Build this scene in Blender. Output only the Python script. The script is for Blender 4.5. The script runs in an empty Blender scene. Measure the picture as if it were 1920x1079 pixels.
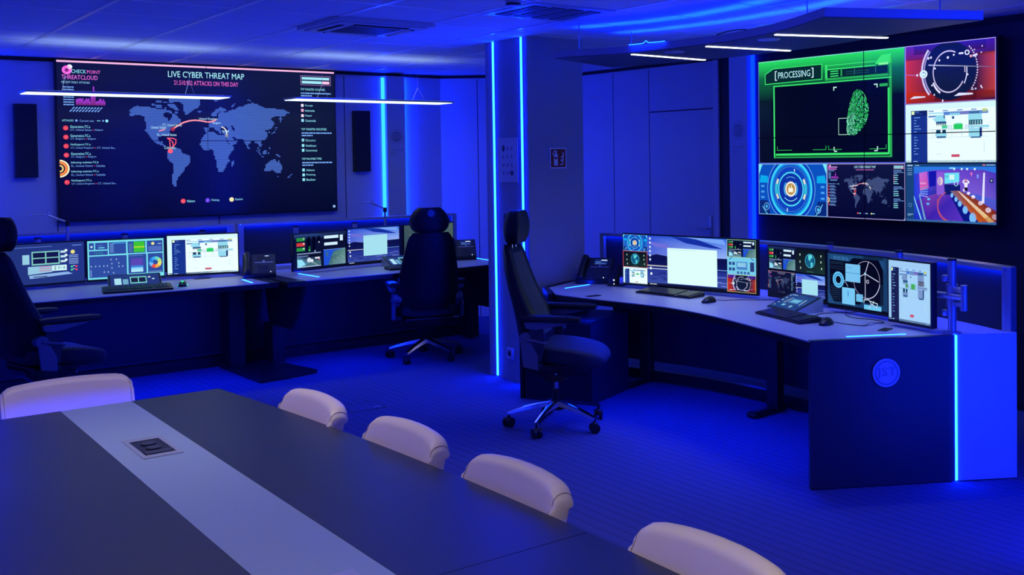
import bpy, bmesh, math, random
from mathutils import Vector, Matrix, Euler

# ---------------------------------------------------------------- camera, world, exposure
S = bpy.context.scene
COL = S.collection
random.seed(7)
cam_data = bpy.data.cameras.new('camera')
cam = bpy.data.objects.new('camera', cam_data)
COL.objects.link(cam)
S.camera = cam
FPX = 1987.71
cam_data.sensor_fit = 'HORIZONTAL'
cam_data.sensor_width = 36.0
cam_data.lens = FPX / 1920.0 * 36.0
cam_data.shift_x = (960.0 - 1250.76) / 1920.0
cam_data.shift_y = (346.7 - 539.5) / 1920.0
cam_data.clip_start = 0.05
cam_data.clip_end = 60
cR = Vector((0.76554928, -0.64327591, -0.01141934))
cU = Vector((0.02510272, 0.01212927, 0.99961129))
cF = Vector((0.64288736, 0.76553836, -0.02543353))
mw = Matrix.Identity(4)
for r in range(3):
    mw[r][0] = cR[r]; mw[r][1] = cU[r]; mw[r][2] = -cF[r]
mw[0][3], mw[1][3], mw[2][3] = 0.0, 0.0, 1.68
cam.matrix_world = mw

world = bpy.data.worlds.new('world')
S.world = world
world.use_nodes = True
world.node_tree.nodes['Background'].inputs[0].default_value = (0.0, 0.002, 0.05, 1)
world.node_tree.nodes['Background'].inputs[1].default_value = 0.05
S.view_settings.view_transform = 'Standard'
S.view_settings.look = 'None'
S.view_settings.exposure = 0.0
S.view_settings.gamma = 1.0
S.view_settings.use_curve_mapping = False

LED = (0.0011, 0.016, 1.0)          # the blue of every light strip
K_STRIP = 110.0                     # visible strips on pillar and console
K_COVE = 72.0                       # strips beside pilasters
K_CANOPY = 50.0                     # strips lying on the canopy
K_UNDER = 112.0                     # strips added below the desk fronts to brighten the carpet
K_TEDGE = 34.0                      # strips below the meeting table edge
K_RAIL = 100.0                       # strips under the console rails
K_PEND_DOWN, K_PEND_UP = 0.45, 1.05   # watts of the pendants above the consoles
K_BAR = 1.1                         # bars in the canopy
K_TABLE = 6.8                       # watts of each pendant above the meeting table
K_CANWATT = 2.7                     # watts of each half metre of canopy strip
K_SPOT = 25.0                       # blue spots added at the canopy discs to light desk and floor
K_SCREEN = 1.0

def lin(c):
    out = []
    for v in c[:3]:
        v = v / 255.0
        out.append(v / 12.92 if v <= 0.04045 else ((v + 0.055) / 1.055) ** 2.4)
    return tuple(out)

# ---------------------------------------------------------------- materials
MATS = {}
def mat(name, col, rough=0.5, metal=0.0, emit=None, strength=0.0, spec=0.5, noise=0.0, nscale=40.0, bump=0.0, coat=0.0):
    if name in MATS: return MATS[name]
    m = bpy.data.materials.new(name); m.use_nodes = True
    nt = m.node_tree; b = nt.nodes['Principled BSDF']
    b.inputs['Base Color'].default_value = (*col, 1)
    b.inputs['Roughness'].default_value = rough
    b.inputs['Metallic'].default_value = metal
    b.inputs['Specular IOR Level'].default_value = spec
    b.inputs['Coat Weight'].default_value = coat
    if emit:
        b.inputs['Emission Color'].default_value = (*emit, 1)
        b.inputs['Emission Strength'].default_value = strength
    if noise or bump:
        tc = nt.nodes.new('ShaderNodeTexCoord'); nz = nt.nodes.new('ShaderNodeTexNoise')
        nz.inputs['Scale'].default_value = nscale; nz.inputs['Detail'].default_value = 3
        nt.links.new(tc.outputs['Object'], nz.inputs['Vector'])
        if noise:
            mx = nt.nodes.new('ShaderNodeMix'); mx.data_type = 'RGBA'
            mx.inputs[6].default_value = (*[c * (1 - noise) for c in col], 1)
            mx.inputs[7].default_value = (*[min(1, c * (1 + noise)) for c in col], 1)
            nt.links.new(nz.outputs['Fac'], mx.inputs[0]); nt.links.new(mx.outputs[2], b.inputs['Base Color'])
        if bump:
            bp = nt.nodes.new('ShaderNodeBump'); bp.inputs['Strength'].default_value = bump; bp.inputs['Distance'].default_value = 0.002
            nt.links.new(nz.outputs['Fac'], bp.inputs['Height']); nt.links.new(bp.outputs['Normal'], b.inputs['Normal'])
    MATS[name] = m
    return m

M_WALL = mat('painted_wall', (.66, .68, .76), .6, noise=.03, nscale=6, bump=.05)
M_WALLGROOVE = mat('wall_joint', (.08, .08, .1), .8)
M_BLACKWALL = mat('black_wall_paint', (.018, .018, .022), .6, noise=.05, nscale=8)
M_CEIL = mat('ceiling_tile', (.72, .74, .78), .8, noise=.06, nscale=90, bump=.15)
M_TBAR = mat('ceiling_grid_metal', (.92, .93, .96), .3, .25)
M_TRIM = mat('shadow_gap', (.01, .01, .012), .7)
M_GREY = mat('grey_plaster', (.30, .30, .33), .7, noise=.05, nscale=60, bump=.25)
M_ALU = mat('brushed_aluminium', (.55, .56, .6), .35, .7)
M_CHROME = mat('polished_aluminium', (.8, .8, .84), .12, 1.0)
M_BLACK = mat('black_plastic', (.012, .012, .014), .42)
M_DARK = mat('anthracite_panel', (.032, .036, .052), .4)
M_HINGE = mat('dull_grey_metal', (.20, .20, .23), .35, .4)
M_SOCKET = mat('white_plastic', (.55, .55, .6), .35)
M_DESK = mat('light_laminate', (.60, .60, .66), .42, noise=.03, nscale=120)
M_DESKBACK = mat('grey_laminate', (.5, .5, .55), .45)
M_FABRIC = mat('dark_acoustic_fabric', (.028, .032, .05), .9, noise=.2, nscale=300, bump=.3)
M_LOWER = mat('black_blue_panel', (.015, .017, .025), .5)
M_WHITEPANEL = mat('white_laminate', (.75, .75, .8), .35)
M_LEATHER = mat('black_leather', (.006, .006, .008), .5, spec=.35, noise=.1, nscale=200, bump=.15)
M_SEATFAB = mat('black_seat_fabric', (.02, .022, .03), .75, noise=.15, nscale=250, bump=.3)
M_CREAM = mat('cream_leather', (.72, .60, .52), .45, noise=.03, nscale=60, bump=.1)
M_PIPING = mat('seam_piping', (.22, .18, .17), .6)
M_TABLE = mat('slate_veneer', (.019, .026, .038), .36, spec=.5, noise=.12, nscale=14)
M_TABLESTRIP = mat('satin_grey_inlay', (.24, .31, .47), .40, spec=.5, noise=.04, nscale=120)
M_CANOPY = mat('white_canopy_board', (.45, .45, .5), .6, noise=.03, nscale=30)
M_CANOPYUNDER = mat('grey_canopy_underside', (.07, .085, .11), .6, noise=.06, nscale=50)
M_STRIP = mat('blue_light_strip', (0, 0, 0), .5, emit=LED, strength=K_STRIP)
M_COVE = mat('blue_cove_strip', (0, 0, 0), .5, emit=LED, strength=K_COVE)
M_CANSTRIP = mat('blue_canopy_strip', (0, 0, 0), .5, emit=LED, strength=K_CANOPY)
M_RAIL = mat('blue_rail_strip', (0, 0, 0), .5, emit=LED, strength=K_RAIL)
M_TEDGE = mat('blue_table_edge_strip', (0, 0, 0), .5, emit=LED, strength=K_TEDGE)
M_WASH = mat('blue_wide_cove_strip', (0, 0, 0), .5, emit=LED, strength=52)
M_DIM = mat('blue_recessed_strip', (0, 0, 0), .5, emit=(.0002, .006, 1.0), strength=14)
M_UNDER = mat('blue_added_floor_strip', (0, 0, 0), .5, emit=LED, strength=K_UNDER)
M_PDOWN = mat('pendant_diffuser', (.8, .8, .8), .5, emit=(.70, .92, 1.0), strength=1.5)
M_PUP = mat('pendant_uplight', (.8, .8, .8), .5, emit=(.60, .85, 1.0), strength=.25)
M_BAR = mat('canopy_light_bar', (.8, .8, .8), .5, emit=(.85, .97, 1.0), strength=4.0)
M_WARM = mat('warm_pendant_diffuser', (.8, .8, .8), .5, emit=(1.0, .90, .80), strength=2.0)
M_RED = mat('sign_red', (.22, .01, .008), .5)
M_WHITE = mat('sign_white', (.7, .7, .72), .5)
M_PAPER = mat('poster_paper', (.6, .6, .66), .6)
M_INK = mat('poster_ink', (.06, .05, .12), .7)
M_INKLIGHT = mat('poster_grey_ink', (.26, .26, .34), .7)
M_MOUSEGLOW = mat('green_mouse_glow', (0, 0, 0), .5, emit=(.02, .9, .35), strength=3)
M_INDICATOR = mat('indicator_light', (0, 0, 0), .5, emit=(.7, .85, 1), strength=2)

def screen_mat():
    m = bpy.data.materials.new('display_picture'); m.use_nodes = True
    nt = m.node_tree; b = nt.nodes['Principled BSDF']
    b.inputs['Base Color'].default_value = (.003, .003, .004, 1)
    b.inputs['Roughness'].default_value = .22
    b.inputs['Specular IOR Level'].default_value = .35
    a = nt.nodes.new('ShaderNodeAttribute'); a.attribute_name = 'Col'
    nt.links.new(a.outputs['Color'], b.inputs['Emission Color'])
    b.inputs['Emission Strength'].default_value = K_SCREEN
    return m
M_SCREEN = screen_mat()

def carpet_mat():
    m = bpy.data.materials.new('striped_carpet'); m.use_nodes = True
    nt = m.node_tree; b = nt.nodes['Principled BSDF']; N = nt.nodes.new; L = nt.links.new
    tc = N('ShaderNodeTexCoord'); sep = N('ShaderNodeSeparateXYZ'); L(tc.outputs['Object'], sep.inputs[0])
    nz = N('ShaderNodeTexNoise'); nz.inputs['Scale'].default_value = 18; L(tc.outputs['Object'], nz.inputs['Vector'])
    wob = N('ShaderNodeMath'); wob.operation = 'MULTIPLY_ADD'; wob.inputs[1].default_value = .004; L(nz.outputs['Fac'], wob.inputs[0]); L(sep.outputs['X'], wob.inputs[2])
    d = N('ShaderNodeMath'); d.operation = 'DIVIDE'; d.inputs[1].default_value = .06; L(wob.outputs[0], d.inputs[0])
    fr = N('ShaderNodeMath'); fr.operation = 'FRACT'; L(d.outputs[0], fr.inputs[0])
    lt = N('ShaderNodeMath'); lt.operation = 'LESS_THAN'; lt.inputs[1].default_value = .13; L(fr.outputs[0], lt.inputs[0])
    n2 = N('ShaderNodeTexNoise'); n2.inputs['Scale'].default_value = 320; L(tc.outputs['Object'], n2.inputs['Vector'])
    c1 = N('ShaderNodeMix'); c1.data_type = 'RGBA'; c1.inputs[6].default_value = (.07, .085, .20, 1); c1.inputs[7].default_value = (.12, .145, .32, 1)
    L(n2.outputs['Fac'], c1.inputs[0])
    c2 = N('ShaderNodeMix'); c2.data_type = 'RGBA'; c2.inputs[7].default_value = (.068, .082, .19, 1)
    L(lt.outputs[0], c2.inputs[0]); L(c1.outputs[2], c2.inputs[6]); L(c2.outputs[2], b.inputs['Base Color'])
    b.inputs['Roughness'].default_value = .95; b.inputs['Specular IOR Level'].default_value = .15
    bp = N('ShaderNodeBump'); bp.inputs['Strength'].default_value = .3; bp.inputs['Distance'].default_value = .003
    L(n2.outputs['Fac'], bp.inputs['Height']); L(bp.outputs['Normal'], b.inputs['Normal'])
    return m
M_CARPET = carpet_mat()

def lamp(kind, parent, loc, power, color, rot=(0, 0, 0), size=None, spread=None, cone=None, radius=.03):
    """the light a fitting gives off, kept with that fitting"""
    ld = bpy.data.lights.new('lamp', kind); ld.energy = power; ld.color = color
    if kind == 'AREA': ld.shape = 'RECTANGLE'; ld.size, ld.size_y = size; ld.spread = math.radians(spread)
    if kind == 'SPOT': ld.spot_size = math.radians(cone); ld.spot_blend = .9; ld.shadow_soft_size = radius
    o = bpy.data.objects.new('lamp', ld); COL.objects.link(o); o.parent = parent; o.location = loc; o.rotation_euler = rot; return o

# ---------------------------------------------------------------- mesh helpers
def link(name, bm, material, parent=None, smooth=False, loc=(0, 0, 0), rot=(0, 0, 0)):
    me = bpy.data.meshes.new(name)
    bmesh.ops.recalc_face_normals(bm, faces=bm.faces)
    bm.to_mesh(me); bm.free()
    me.materials.append(material)
    if smooth:
        me.polygons.foreach_set('use_smooth', [True] * len(me.polygons))
        try: me.set_sharp_from_angle(angle=math.radians(40))
        except Exception: pass
    o = bpy.data.objects.new(name, me); COL.objects.link(o)
    o.location = loc; o.rotation_euler = rot
    if parent: o.parent = parent
    return o

def thing(name, label, cat, loc=(0, 0, 0), rz=0.0, group=None):
    o = bpy.data.objects.new(name, None); COL.objects.link(o)
    o.empty_display_size = .1
    o.location = loc; o.rotation_euler = (0, 0, rz)
    o['label'] = label; o['category'] = cat
    if group: o['group'] = group
    return o

def tag(o, label, cat, group=None):
    o['label'] = label; o['category'] = cat
    if group: o['group'] = group
    return o

def structure(o):
    o['kind'] = 'structure'; return o

def merge(bm, t, M=None):
    if M is not None: bmesh.ops.transform(t, matrix=M, verts=t.verts)
    me = bpy.data.meshes.new('tmp'); t.to_mesh(me); t.free(); bm.from_mesh(me); bpy.data.meshes.remove(me)

def TR(c, rot=(0, 0, 0)):
    return Matrix.Translation(c) @ Euler(rot).to_matrix().to_4x4()

def box(bm, c, s, rot=(0, 0, 0), r=0.0, seg=2):
    t = bmesh.new(); bmesh.ops.create_cube(t, size=1)
    bmesh.ops.scale(t, vec=s, verts=t.verts)
    if r > 0:
        bmesh.ops.bevel(t, geom=list(t.edges) + list(t.verts), offset=min(r, min(s) * .49), segments=seg, affect='EDGES', profile=.5)
    merge(bm, t, TR(c, rot)); return bm

def bx(x0, y0, z0, x1, y1, z1, bm=None, r=0.0, seg=2):
    bm = bm or bmesh.new()
    return box(bm, ((x0 + x1) / 2, (y0 + y1) / 2, (z0 + z1) / 2), (abs(x1 - x0), abs(y1 - y0), abs(z1 - z0)), r=r, seg=seg)

def cone(bm, p, q, r0, r1=None, seg=20, caps=True):
    r1 = r0 if r1 is None else r1
    p = Vector(p); q = Vector(q); d = q - p
    t = bmesh.new(); bmesh.ops.create_cone(t, cap_ends=caps, cap_tris=False, segments=seg, radius1=r0, radius2=max(r1, 1e-4), depth=d.length)
    M = Matrix.Translation((p + q) / 2) @ d.to_track_quat('Z', 'Y').to_matrix().to_4x4()
    merge(bm, t, M); return bm

def tube(bm, pts, r, seg=10):
    pts = [Vector(p) for p in pts]; n = len(pts); rings = []
    up = Vector((0, 0, 1))
    for i, p in enumerate(pts):
        d = (pts[min(i + 1, n - 1)] - pts[max(i - 1, 0)]).normalized()
        a = d.cross(up)
        if a.length < .05: a = d.cross(Vector((0, 1, 0)))
        a.normalize(); b = a.cross(d)
        rings.append([bm.verts.new(p + (a * math.cos(2 * math.pi * k / seg) + b * math.sin(2 * math.pi * k / seg)) * r) for k in range(seg)])
    for i in range(n - 1):
        for k in range(seg):
            bm.faces.new((rings[i][k], rings[i][(k + 1) % seg], rings[i + 1][(k + 1) % seg], rings[i + 1][k]))
    bm.faces.new(rings[0]); bm.faces.new(rings[-1][::-1]); return bm

def curve_pts(pts, n=8):
    """Catmull-Rom through the points"""
    P = [Vector(p) for p in pts]; out = []
    for i in range(len(P) - 1):
        a = P[max(i - 1, 0)]; b = P[i]; c = P[i + 1]; d = P[min(i + 2, len(P) - 1)]
        for k in range(n):
            t = k / n
            out.append(.5 * ((2 * b) + (c - a) * t + (2 * a - 5 * b + 4 * c - d) * t * t + (3 * b - a - 3 * c + d) * t ** 3))
    out.append(P[-1]); return out

def prism(bm, poly, z0, z1):
    lo = [bm.verts.new((p[0], p[1], z0)) for p in poly]; hi = [bm.verts.new((p[0], p[1], z1)) for p in poly]
    n = len(poly)
    for i in range(n): bm.faces.new((lo[i], lo[(i + 1) % n], hi[(i + 1) % n], hi[i]))
    f1 = bm.faces.new(lo[::-1]); f2 = bm.faces.new(hi)
    if n > 4: bmesh.ops.triangulate(bm, faces=[f1, f2])
    return bm

def prism_axis(bm, poly, a0, a1, axis='y'):
    """poly in the plane across the axis: (x,z) for 'y', (y,z) for 'x'"""
    f = (lambda p, a: (p[0], a, p[1])) if axis == 'y' else (lambda p, a: (a, p[0], p[1]))
    lo = [bm.verts.new(f(p, a0)) for p in poly]; hi = [bm.verts.new(f(p, a1)) for p in poly]
    n = len(poly)
    for i in range(n): bm.faces.new((lo[i], lo[(i + 1) % n], hi[(i + 1) % n], hi[i]))
    f1 = bm.faces.new(lo[::-1]); f2 = bm.faces.new(hi)
    if n > 4: bmesh.ops.triangulate(bm, faces=[f1, f2])
    return bm

def loft(bm, secs, caps=True):
    rings = [[bm.verts.new(p) for p in s] for s in secs]; n = len(rings[0])
    for i in range(len(rings) - 1):
        for k in range(n):
            bm.faces.new((rings[i][k], rings[i][(k + 1) % n], rings[i + 1][(k + 1) % n], rings[i + 1][k]))
    if caps: bm.faces.new(rings[0][::-1]); bm.faces.new(rings[-1])
    return bm

def ribbon(bm, path, thick, z0, z1):
    """a wall of some thickness standing along a plan path"""
    P = [Vector((p[0], p[1])) for p in path]; n = len(P); a = []; b = []
    for i in range(n):
        d = (P[min(i + 1, n - 1)] - P[max(i - 1, 0)]).normalized(); nn = Vector((-d.y, d.x)) * thick / 2
        a.append(P[i] + nn); b.append(P[i] - nn)
    va = [[bm.verts.new((p.x, p.y, z)) for z in (z0, z1)] for p in a]; vb = [[bm.verts.new((p.x, p.y, z)) for z in (z0, z1)] for p in b]
    for i in range(n - 1):
        bm.faces.new((va[i][0], va[i + 1][0], va[i + 1][1], va[i][1])); bm.faces.new((vb[i][0], vb[i][1], vb[i + 1][1], vb[i + 1][0]))
        bm.faces.new((va[i][1], va[i + 1][1], vb[i + 1][1], vb[i][1])); bm.faces.new((va[i][0], vb[i][0], vb[i + 1][0], va[i + 1][0]))
    bm.faces.new((va[0][0], va[0][1], vb[0][1], vb[0][0])); bm.faces.new((va[-1][0], vb[-1][0], vb[-1][1], va[-1][1]))
    return bm

def superell(bm, c, s, e=.35, rot=(0, 0, 0), nu=24, nv=14):
    t = bmesh.new(); f = lambda w, m: math.copysign(abs(w) ** m, w)
    rings = []
    for j in range(1, nv):
        v = -math.pi / 2 + math.pi * j / nv
        rings.append([t.verts.new((s[0] * f(math.cos(v), e) * f(math.cos(2 * math.pi * i / nu), e), s[1] * f(math.cos(v), e) * f(math.sin(2 * math.pi * i / nu), e), s[2] * f(math.sin(v), e))) for i in range(nu)])
    lo = t.verts.new((0, 0, -s[2])); hi = t.verts.new((0, 0, s[2]))
    for j in range(len(rings) - 1):
        for i in range(nu): t.faces.new((rings[j][i], rings[j][(i + 1) % nu], rings[j + 1][(i + 1) % nu], rings[j + 1][i]))
    for i in range(nu):
        t.faces.new((lo, rings[0][(i + 1) % nu], rings[0][i])); t.faces.new((hi, rings[-1][i], rings[-1][(i + 1) % nu]))
    merge(bm, t, TR(c, rot)); return bm

# ---------------------------------------------------------------- lettering
_TXT = {}
def text_mesh(s):
    """vertices and faces of a word, with its bounding box"""
    if s in _TXT: return _TXT[s]
    cu = bpy.data.curves.new('word', 'FONT'); cu.body = s; cu.resolution_u = 2
    o = bpy.data.objects.new('word', cu); COL.objects.link(o)
    dg = bpy.context.evaluated_depsgraph_get(); dg.update()
    me = bpy.data.meshes.new_from_object(o.evaluated_get(dg))
    V = [(v.co.x, v.co.y) for v in me.vertices]; F = [tuple(p.vertices) for p in me.polygons]
    bpy.data.objects.remove(o); bpy.data.curves.remove(cu); bpy.data.meshes.remove(me)
    xs = [v[0] for v in V] or [0, 1]; ys = [v[1] for v in V] or [0, 1]
    _TXT[s] = (V, F, min(xs), max(xs), min(ys), max(ys)); return _TXT[s]

def emblem_text(bm, s, c, w, h, depth=.002):
    """raised letters centred on c, lying in the XZ plane and facing -Y"""
    V, F, x0, x1, y0, y1 = text_mesh(s)
    mp = lambda v, d: (c[0] + ((v[0] - x0) / (x1 - x0) - .5) * w, c[1] + d, c[2] + ((v[1] - y0) / (y1 - y0) - .5) * h)
    a = [bm.verts.new(mp(v, -depth)) for v in V]
    for f in F:
        try: bm.faces.new([a[i] for i in f])
        except ValueError: pass
    return bm

def ring_xz(bm, c, r0, r1, depth=.002, seg=40):
    for k in range(seg):
        a = 2 * math.pi * k / seg; b = 2 * math.pi * (k + 1) / seg
        q = [(r1, a), (r1, b), (r0, b), (r0, a)]
        bm.faces.new([bm.verts.new((c[0] + r * math.cos(t), c[1] - depth, c[2] + r * math.sin(t))) for r, t in q])
    return bm
# ---------------------------------------------------------------- display pictures
class Canvas:
    """flat picture made of coloured faces; u runs right and v down, both 0..1"""
    def __init__(s, w, h):
        s.w, s.h = w, h; s.V = []; s.F = []; s.C = []; s.box = (0, 0, 1, 1); s.lay = [0]
    def sub(s, x0, y0, x1, y1):
        c = Canvas.__new__(Canvas); c.w, c.h, c.V, c.F, c.C, c.lay = s.w, s.h, s.V, s.F, s.C, s.lay
        a, b, d, e = s.box; c.box = (a + x0 * (d - a), b + y0 * (e - b), a + x1 * (d - a), b + y1 * (e - b)); return c
    def up(s): s.lay[0] += 1; return s
    def asp(s):
        a, b, d, e = s.box; return (d - a) * s.w / ((e - b) * s.h)
    def P(s, u, v):
        a, b, d, e = s.box; U = a + u * (d - a); W = b + v * (e - b)
        return ((U - .5) * s.w, -.0002 * s.lay[0], (1 - W) * s.h)
    def poly(s, pts, col):
        if any(q < -1e-6 or q > 1.000001 for p in pts for q in p):      # a picture ends at its edge
            P = [(p[0], p[1], c) for p, c in zip(pts, col if isinstance(col, list) else [col] * len(pts))]
            for ax, sgn, lim in ((0, 1, 0), (0, -1, 1), (1, 1, 0), (1, -1, 1)):
                Q = []
                for i in range(len(P)):
                    a = P[i - 1]; b = P[i]; da = sgn * (a[ax] - lim); db = sgn * (b[ax] - lim)
                    if (da < 0) != (db < 0):
                        f = da / (da - db); Q.append((a[0] + (b[0] - a[0]) * f, a[1] + (b[1] - a[1]) * f, tuple(u + (w - u) * f for u, w in zip(a[2], b[2]))))
                    if db >= 0: Q.append(b)
                P = Q
                if len(P) < 3: return
            pts = [p[:2] for p in P]; col = [p[2] for p in P]
        k = len(s.V); s.V += [s.P(*p) for p in pts]; s.F.append(tuple(range(k, k + len(pts))))
        cols = col if isinstance(col, list) else [col] * len(pts); s.C.append([lin(c) for c in cols])
    def rect(s, x0, y0, x1, y1, col): s.poly([(x0, y0), (x1, y0), (x1, y1), (x0, y1)], col)
    def grad(s, x0, y0, x1, y1, top, bot): s.poly([(x0, y0), (x1, y0), (x1, y1), (x0, y1)], [top, top, bot, bot])
    def hgrad(s, x0, y0, x1, y1, a, b): s.poly([(x0, y0), (x1, y0), (x1, y1), (x0, y1)], [a, b, b, a])
    def frame(s, x0, y0, x1, y1, t, col):
        ty = t * s.asp()
        s.rect(x0, y0, x1, y0 + ty, col); s.rect(x0, y1 - ty, x1, y1, col); s.rect(x0, y0 + ty, x0 + t, y1 - ty, col); s.rect(x1 - t, y0 + ty, x1, y1 - ty, col)
    def ring(s, cx, cy, r0, r1, col, a0=0, a1=360, n=40, sq=1.0):
        A = s.asp() * sq; n = max(3, int(n * abs(a1 - a0) / 360))
        for k in range(n):
            a = math.radians(a0 + (a1 - a0) * k / n); b = math.radians(a0 + (a1 - a0) * (k + 1) / n)
            s.poly([(cx + r * math.cos(t), cy - r * A * math.sin(t)) for r, t in ((r1, a), (r1, b), (r0, b), (r0, a))], col)
    def disc(s, cx, cy, r, col, n=22, sq=1.0):
        A = s.asp() * sq; s.poly([(cx + r * math.cos(2 * math.pi * k / n), cy - r * A * math.sin(2 * math.pi * k / n)) for k in range(n)], col)
    def line(s, x0, y0, x1, y1, t, col):
        A = s.asp(); dx = x1 - x0; dy = (y1 - y0) / A; L = math.hypot(dx, dy) or 1
        nx, ny = -dy / L * t / 2, dx / L * t / 2 * A
        s.poly([(x0 + nx, y0 + ny), (x1 + nx, y1 + ny), (x1 - nx, y1 - ny), (x0 - nx, y0 - ny)], col)
    def path(s, pts, t, col):
        for a, b in zip(pts[:-1], pts[1:]): s.line(*a, *b, t, col)
    def text(s, t, x0, y0, x1, y1, col, skew=0):
        V, F, a, b, c, d = text_mesh(t); k = len(s.V)
        s.V += [s.P(x0 + (v[0] - a) / (b - a) * (x1 - x0) + skew * ((v[1] - c) / (d - c)), y1 - (v[1] - c) / (d - c) * (y1 - y0)) for v in V]
        for f in F: s.F.append(tuple(i + k for i in f)); s.C.append([lin(col)] * len(f))
    def words(s, x0, y, x1, h, col, rnd=None):
        """a line of small print too fine to read: a row of short dashes"""
        rnd = rnd or random.Random(int(x0 * 999 + y * 7777)); x = x0
        while x < x1:
            w = min(rnd.uniform(.25, .8) * h / s.asp() * 5, x1 - x); s.rect(x, y - h / 2, x + w, y + h / 2, col); x += w + h / s.asp() * .35
    def build(s, name, parent, loc=(0, 0, 0)):
        me = bpy.data.meshes.new(name); me.from_pydata(s.V, [], s.F)
        ca = me.color_attributes.new('Col', 'FLOAT_COLOR', 'CORNER'); buf = []
        for c in s.C:
            for q in c: buf += [q[0], q[1], q[2], 1.0]
        ca.data.foreach_set('color', buf); me.materials.append(M_SCREEN)
        # every face looks at the viewer
        me.update()
        flip = [p.index for p in me.polygons if p.normal.y > 0]
        if flip:
            bm = bmesh.new(); bm.from_mesh(me); bm.faces.ensure_lookup_table(); bmesh.ops.reverse_faces(bm, faces=[bm.faces[i] for i in flip]); bm.to_mesh(me); bm.free()
        o = bpy.data.objects.new(name, me); COL.objects.link(o); o.location = loc; o.parent = parent; return o

LAND=[[[227,304],[237,290],[255,274],[273,280],[301,282],[319,289],[346,294],[368,298],[375,307],[375,321],[385,324],[395,341],[407,364],[407,378],[396,386],[378,400],[373,423],[367,435],[366,449],[364,464],[326,473],[324,502],[333,508],[339,504],[340,525],[349,529],[351,541],[345,537],[335,529],[317,517],[307,502],[299,475],[291,456],[282,437],[283,409],[286,390],[280,363],[278,344],[267,333],[250,332],[237,343],[222,359],[235,343],[226,327],[237,315]],[[386,234],[401,211],[477,207],[475,255],[467,279],[450,296],[437,316],[429,330],[422,324],[416,297],[417,261],[406,246],[390,241]],[[316,261],[338,264],[339,286],[320,285]],[[361,255],[382,255],[396,286],[402,299],[385,296],[363,275]],[[383,304],[395,305],[393,321],[385,316]],[[320,240],[340,239],[340,250],[320,250]],[[347,241],[359,240],[359,248],[347,249]],[[363,245],[378,245],[378,253],[363,254]],[[367,226],[388,225],[388,241],[367,242]],[[304,258],[316,258],[316,272],[304,272]],[[348,277],[357,277],[356,293],[348,294]],[[467,303],[482,303],[473,315]],[[390,546],[406,563],[408,585],[427,593],[437,608],[434,641],[426,670],[415,678],[413,701],[400,720],[399,732],[389,745],[386,779],[382,789],[388,811],[379,804],[371,783],[372,734],[375,652],[360,629],[354,604],[354,580],[364,560],[374,553]],[[472,528],[473,502],[486,462],[497,442],[523,437],[534,460],[558,461],[566,478],[569,500],[583,538],[596,541],[595,557],[575,605],[579,638],[568,663],[553,714],[537,713],[530,673],[528,633],[521,593],[521,571],[514,561],[486,564]],[[487,414],[504,414],[504,434],[495,440],[489,440]],[[513,325],[532,288],[551,272],[571,289],[568,302],[547,302],[535,313],[534,337],[514,338]],[[504,414],[504,382],[526,373],[542,349],[542,316],[549,300],[571,305],[589,288],[606,282],[615,267],[634,263],[652,243],[670,239],[683,242],[704,262],[720,272],[759,274],[776,282],[792,281],[804,291],[816,299],[814,308],[803,304],[801,316],[791,327],[780,330],[783,344],[777,374],[771,344],[775,330],[766,324],[742,339],[739,352],[752,368],[753,382],[744,407],[732,422],[718,426],[716,431],[723,439],[725,468],[715,495],[699,501],[703,530],[699,544],[694,538],[685,518],[680,522],[673,503],[662,505],[651,526],[654,559],[649,558],[644,538],[637,518],[637,503],[624,487],[604,485],[593,473],[591,473],[597,493],[610,500],[606,518],[583,538],[577,518],[569,481],[558,462],[556,441],[578,420],[576,412],[563,401],[550,405],[547,421],[549,453],[545,453],[537,421],[528,401],[539,429],[534,437],[521,409],[508,414]],[[737,451],[753,434],[754,422],[758,422],[756,439],[740,459]],[[753,407],[763,407],[763,412],[753,412]],[[589,269],[598,246],[610,240],[602,252],[596,272]],[[523,223],[542,222],[531,239]],[[646,213],[659,214],[668,233],[661,228]],[[730,424],[737,445],[732,445]],[[679,563],[685,563],[702,604],[696,602]],[[699,607],[712,607],[712,613],[699,612]],[[705,578],[720,560],[723,573],[716,596],[706,591]],[[725,579],[731,579],[731,597],[725,597]],[[749,592],[764,592],[778,618],[766,613],[755,600]],[[684,541],[687,541],[695,570],[689,568]],[[725,516],[727,516],[727,534],[725,534]],[[732,544],[737,544],[737,558],[732,558]],[[713,665],[727,652],[737,636],[751,626],[754,637],[763,648],[765,629],[769,637],[770,653],[782,679],[780,701],[771,729],[755,729],[749,710],[739,707],[724,714],[712,714]],[[762,745],[766,745],[766,753],[762,753]],[[797,765],[819,728],[820,739],[803,765]],[[584,646],[594,631],[593,659],[588,680],[584,677]]]
HOLES=[[[346,323],[352,310],[368,318],[373,321],[373,349],[367,361],[365,371],[361,369],[361,355],[347,342]],[[587,400],[596,396],[600,437],[594,432]]]


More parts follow.
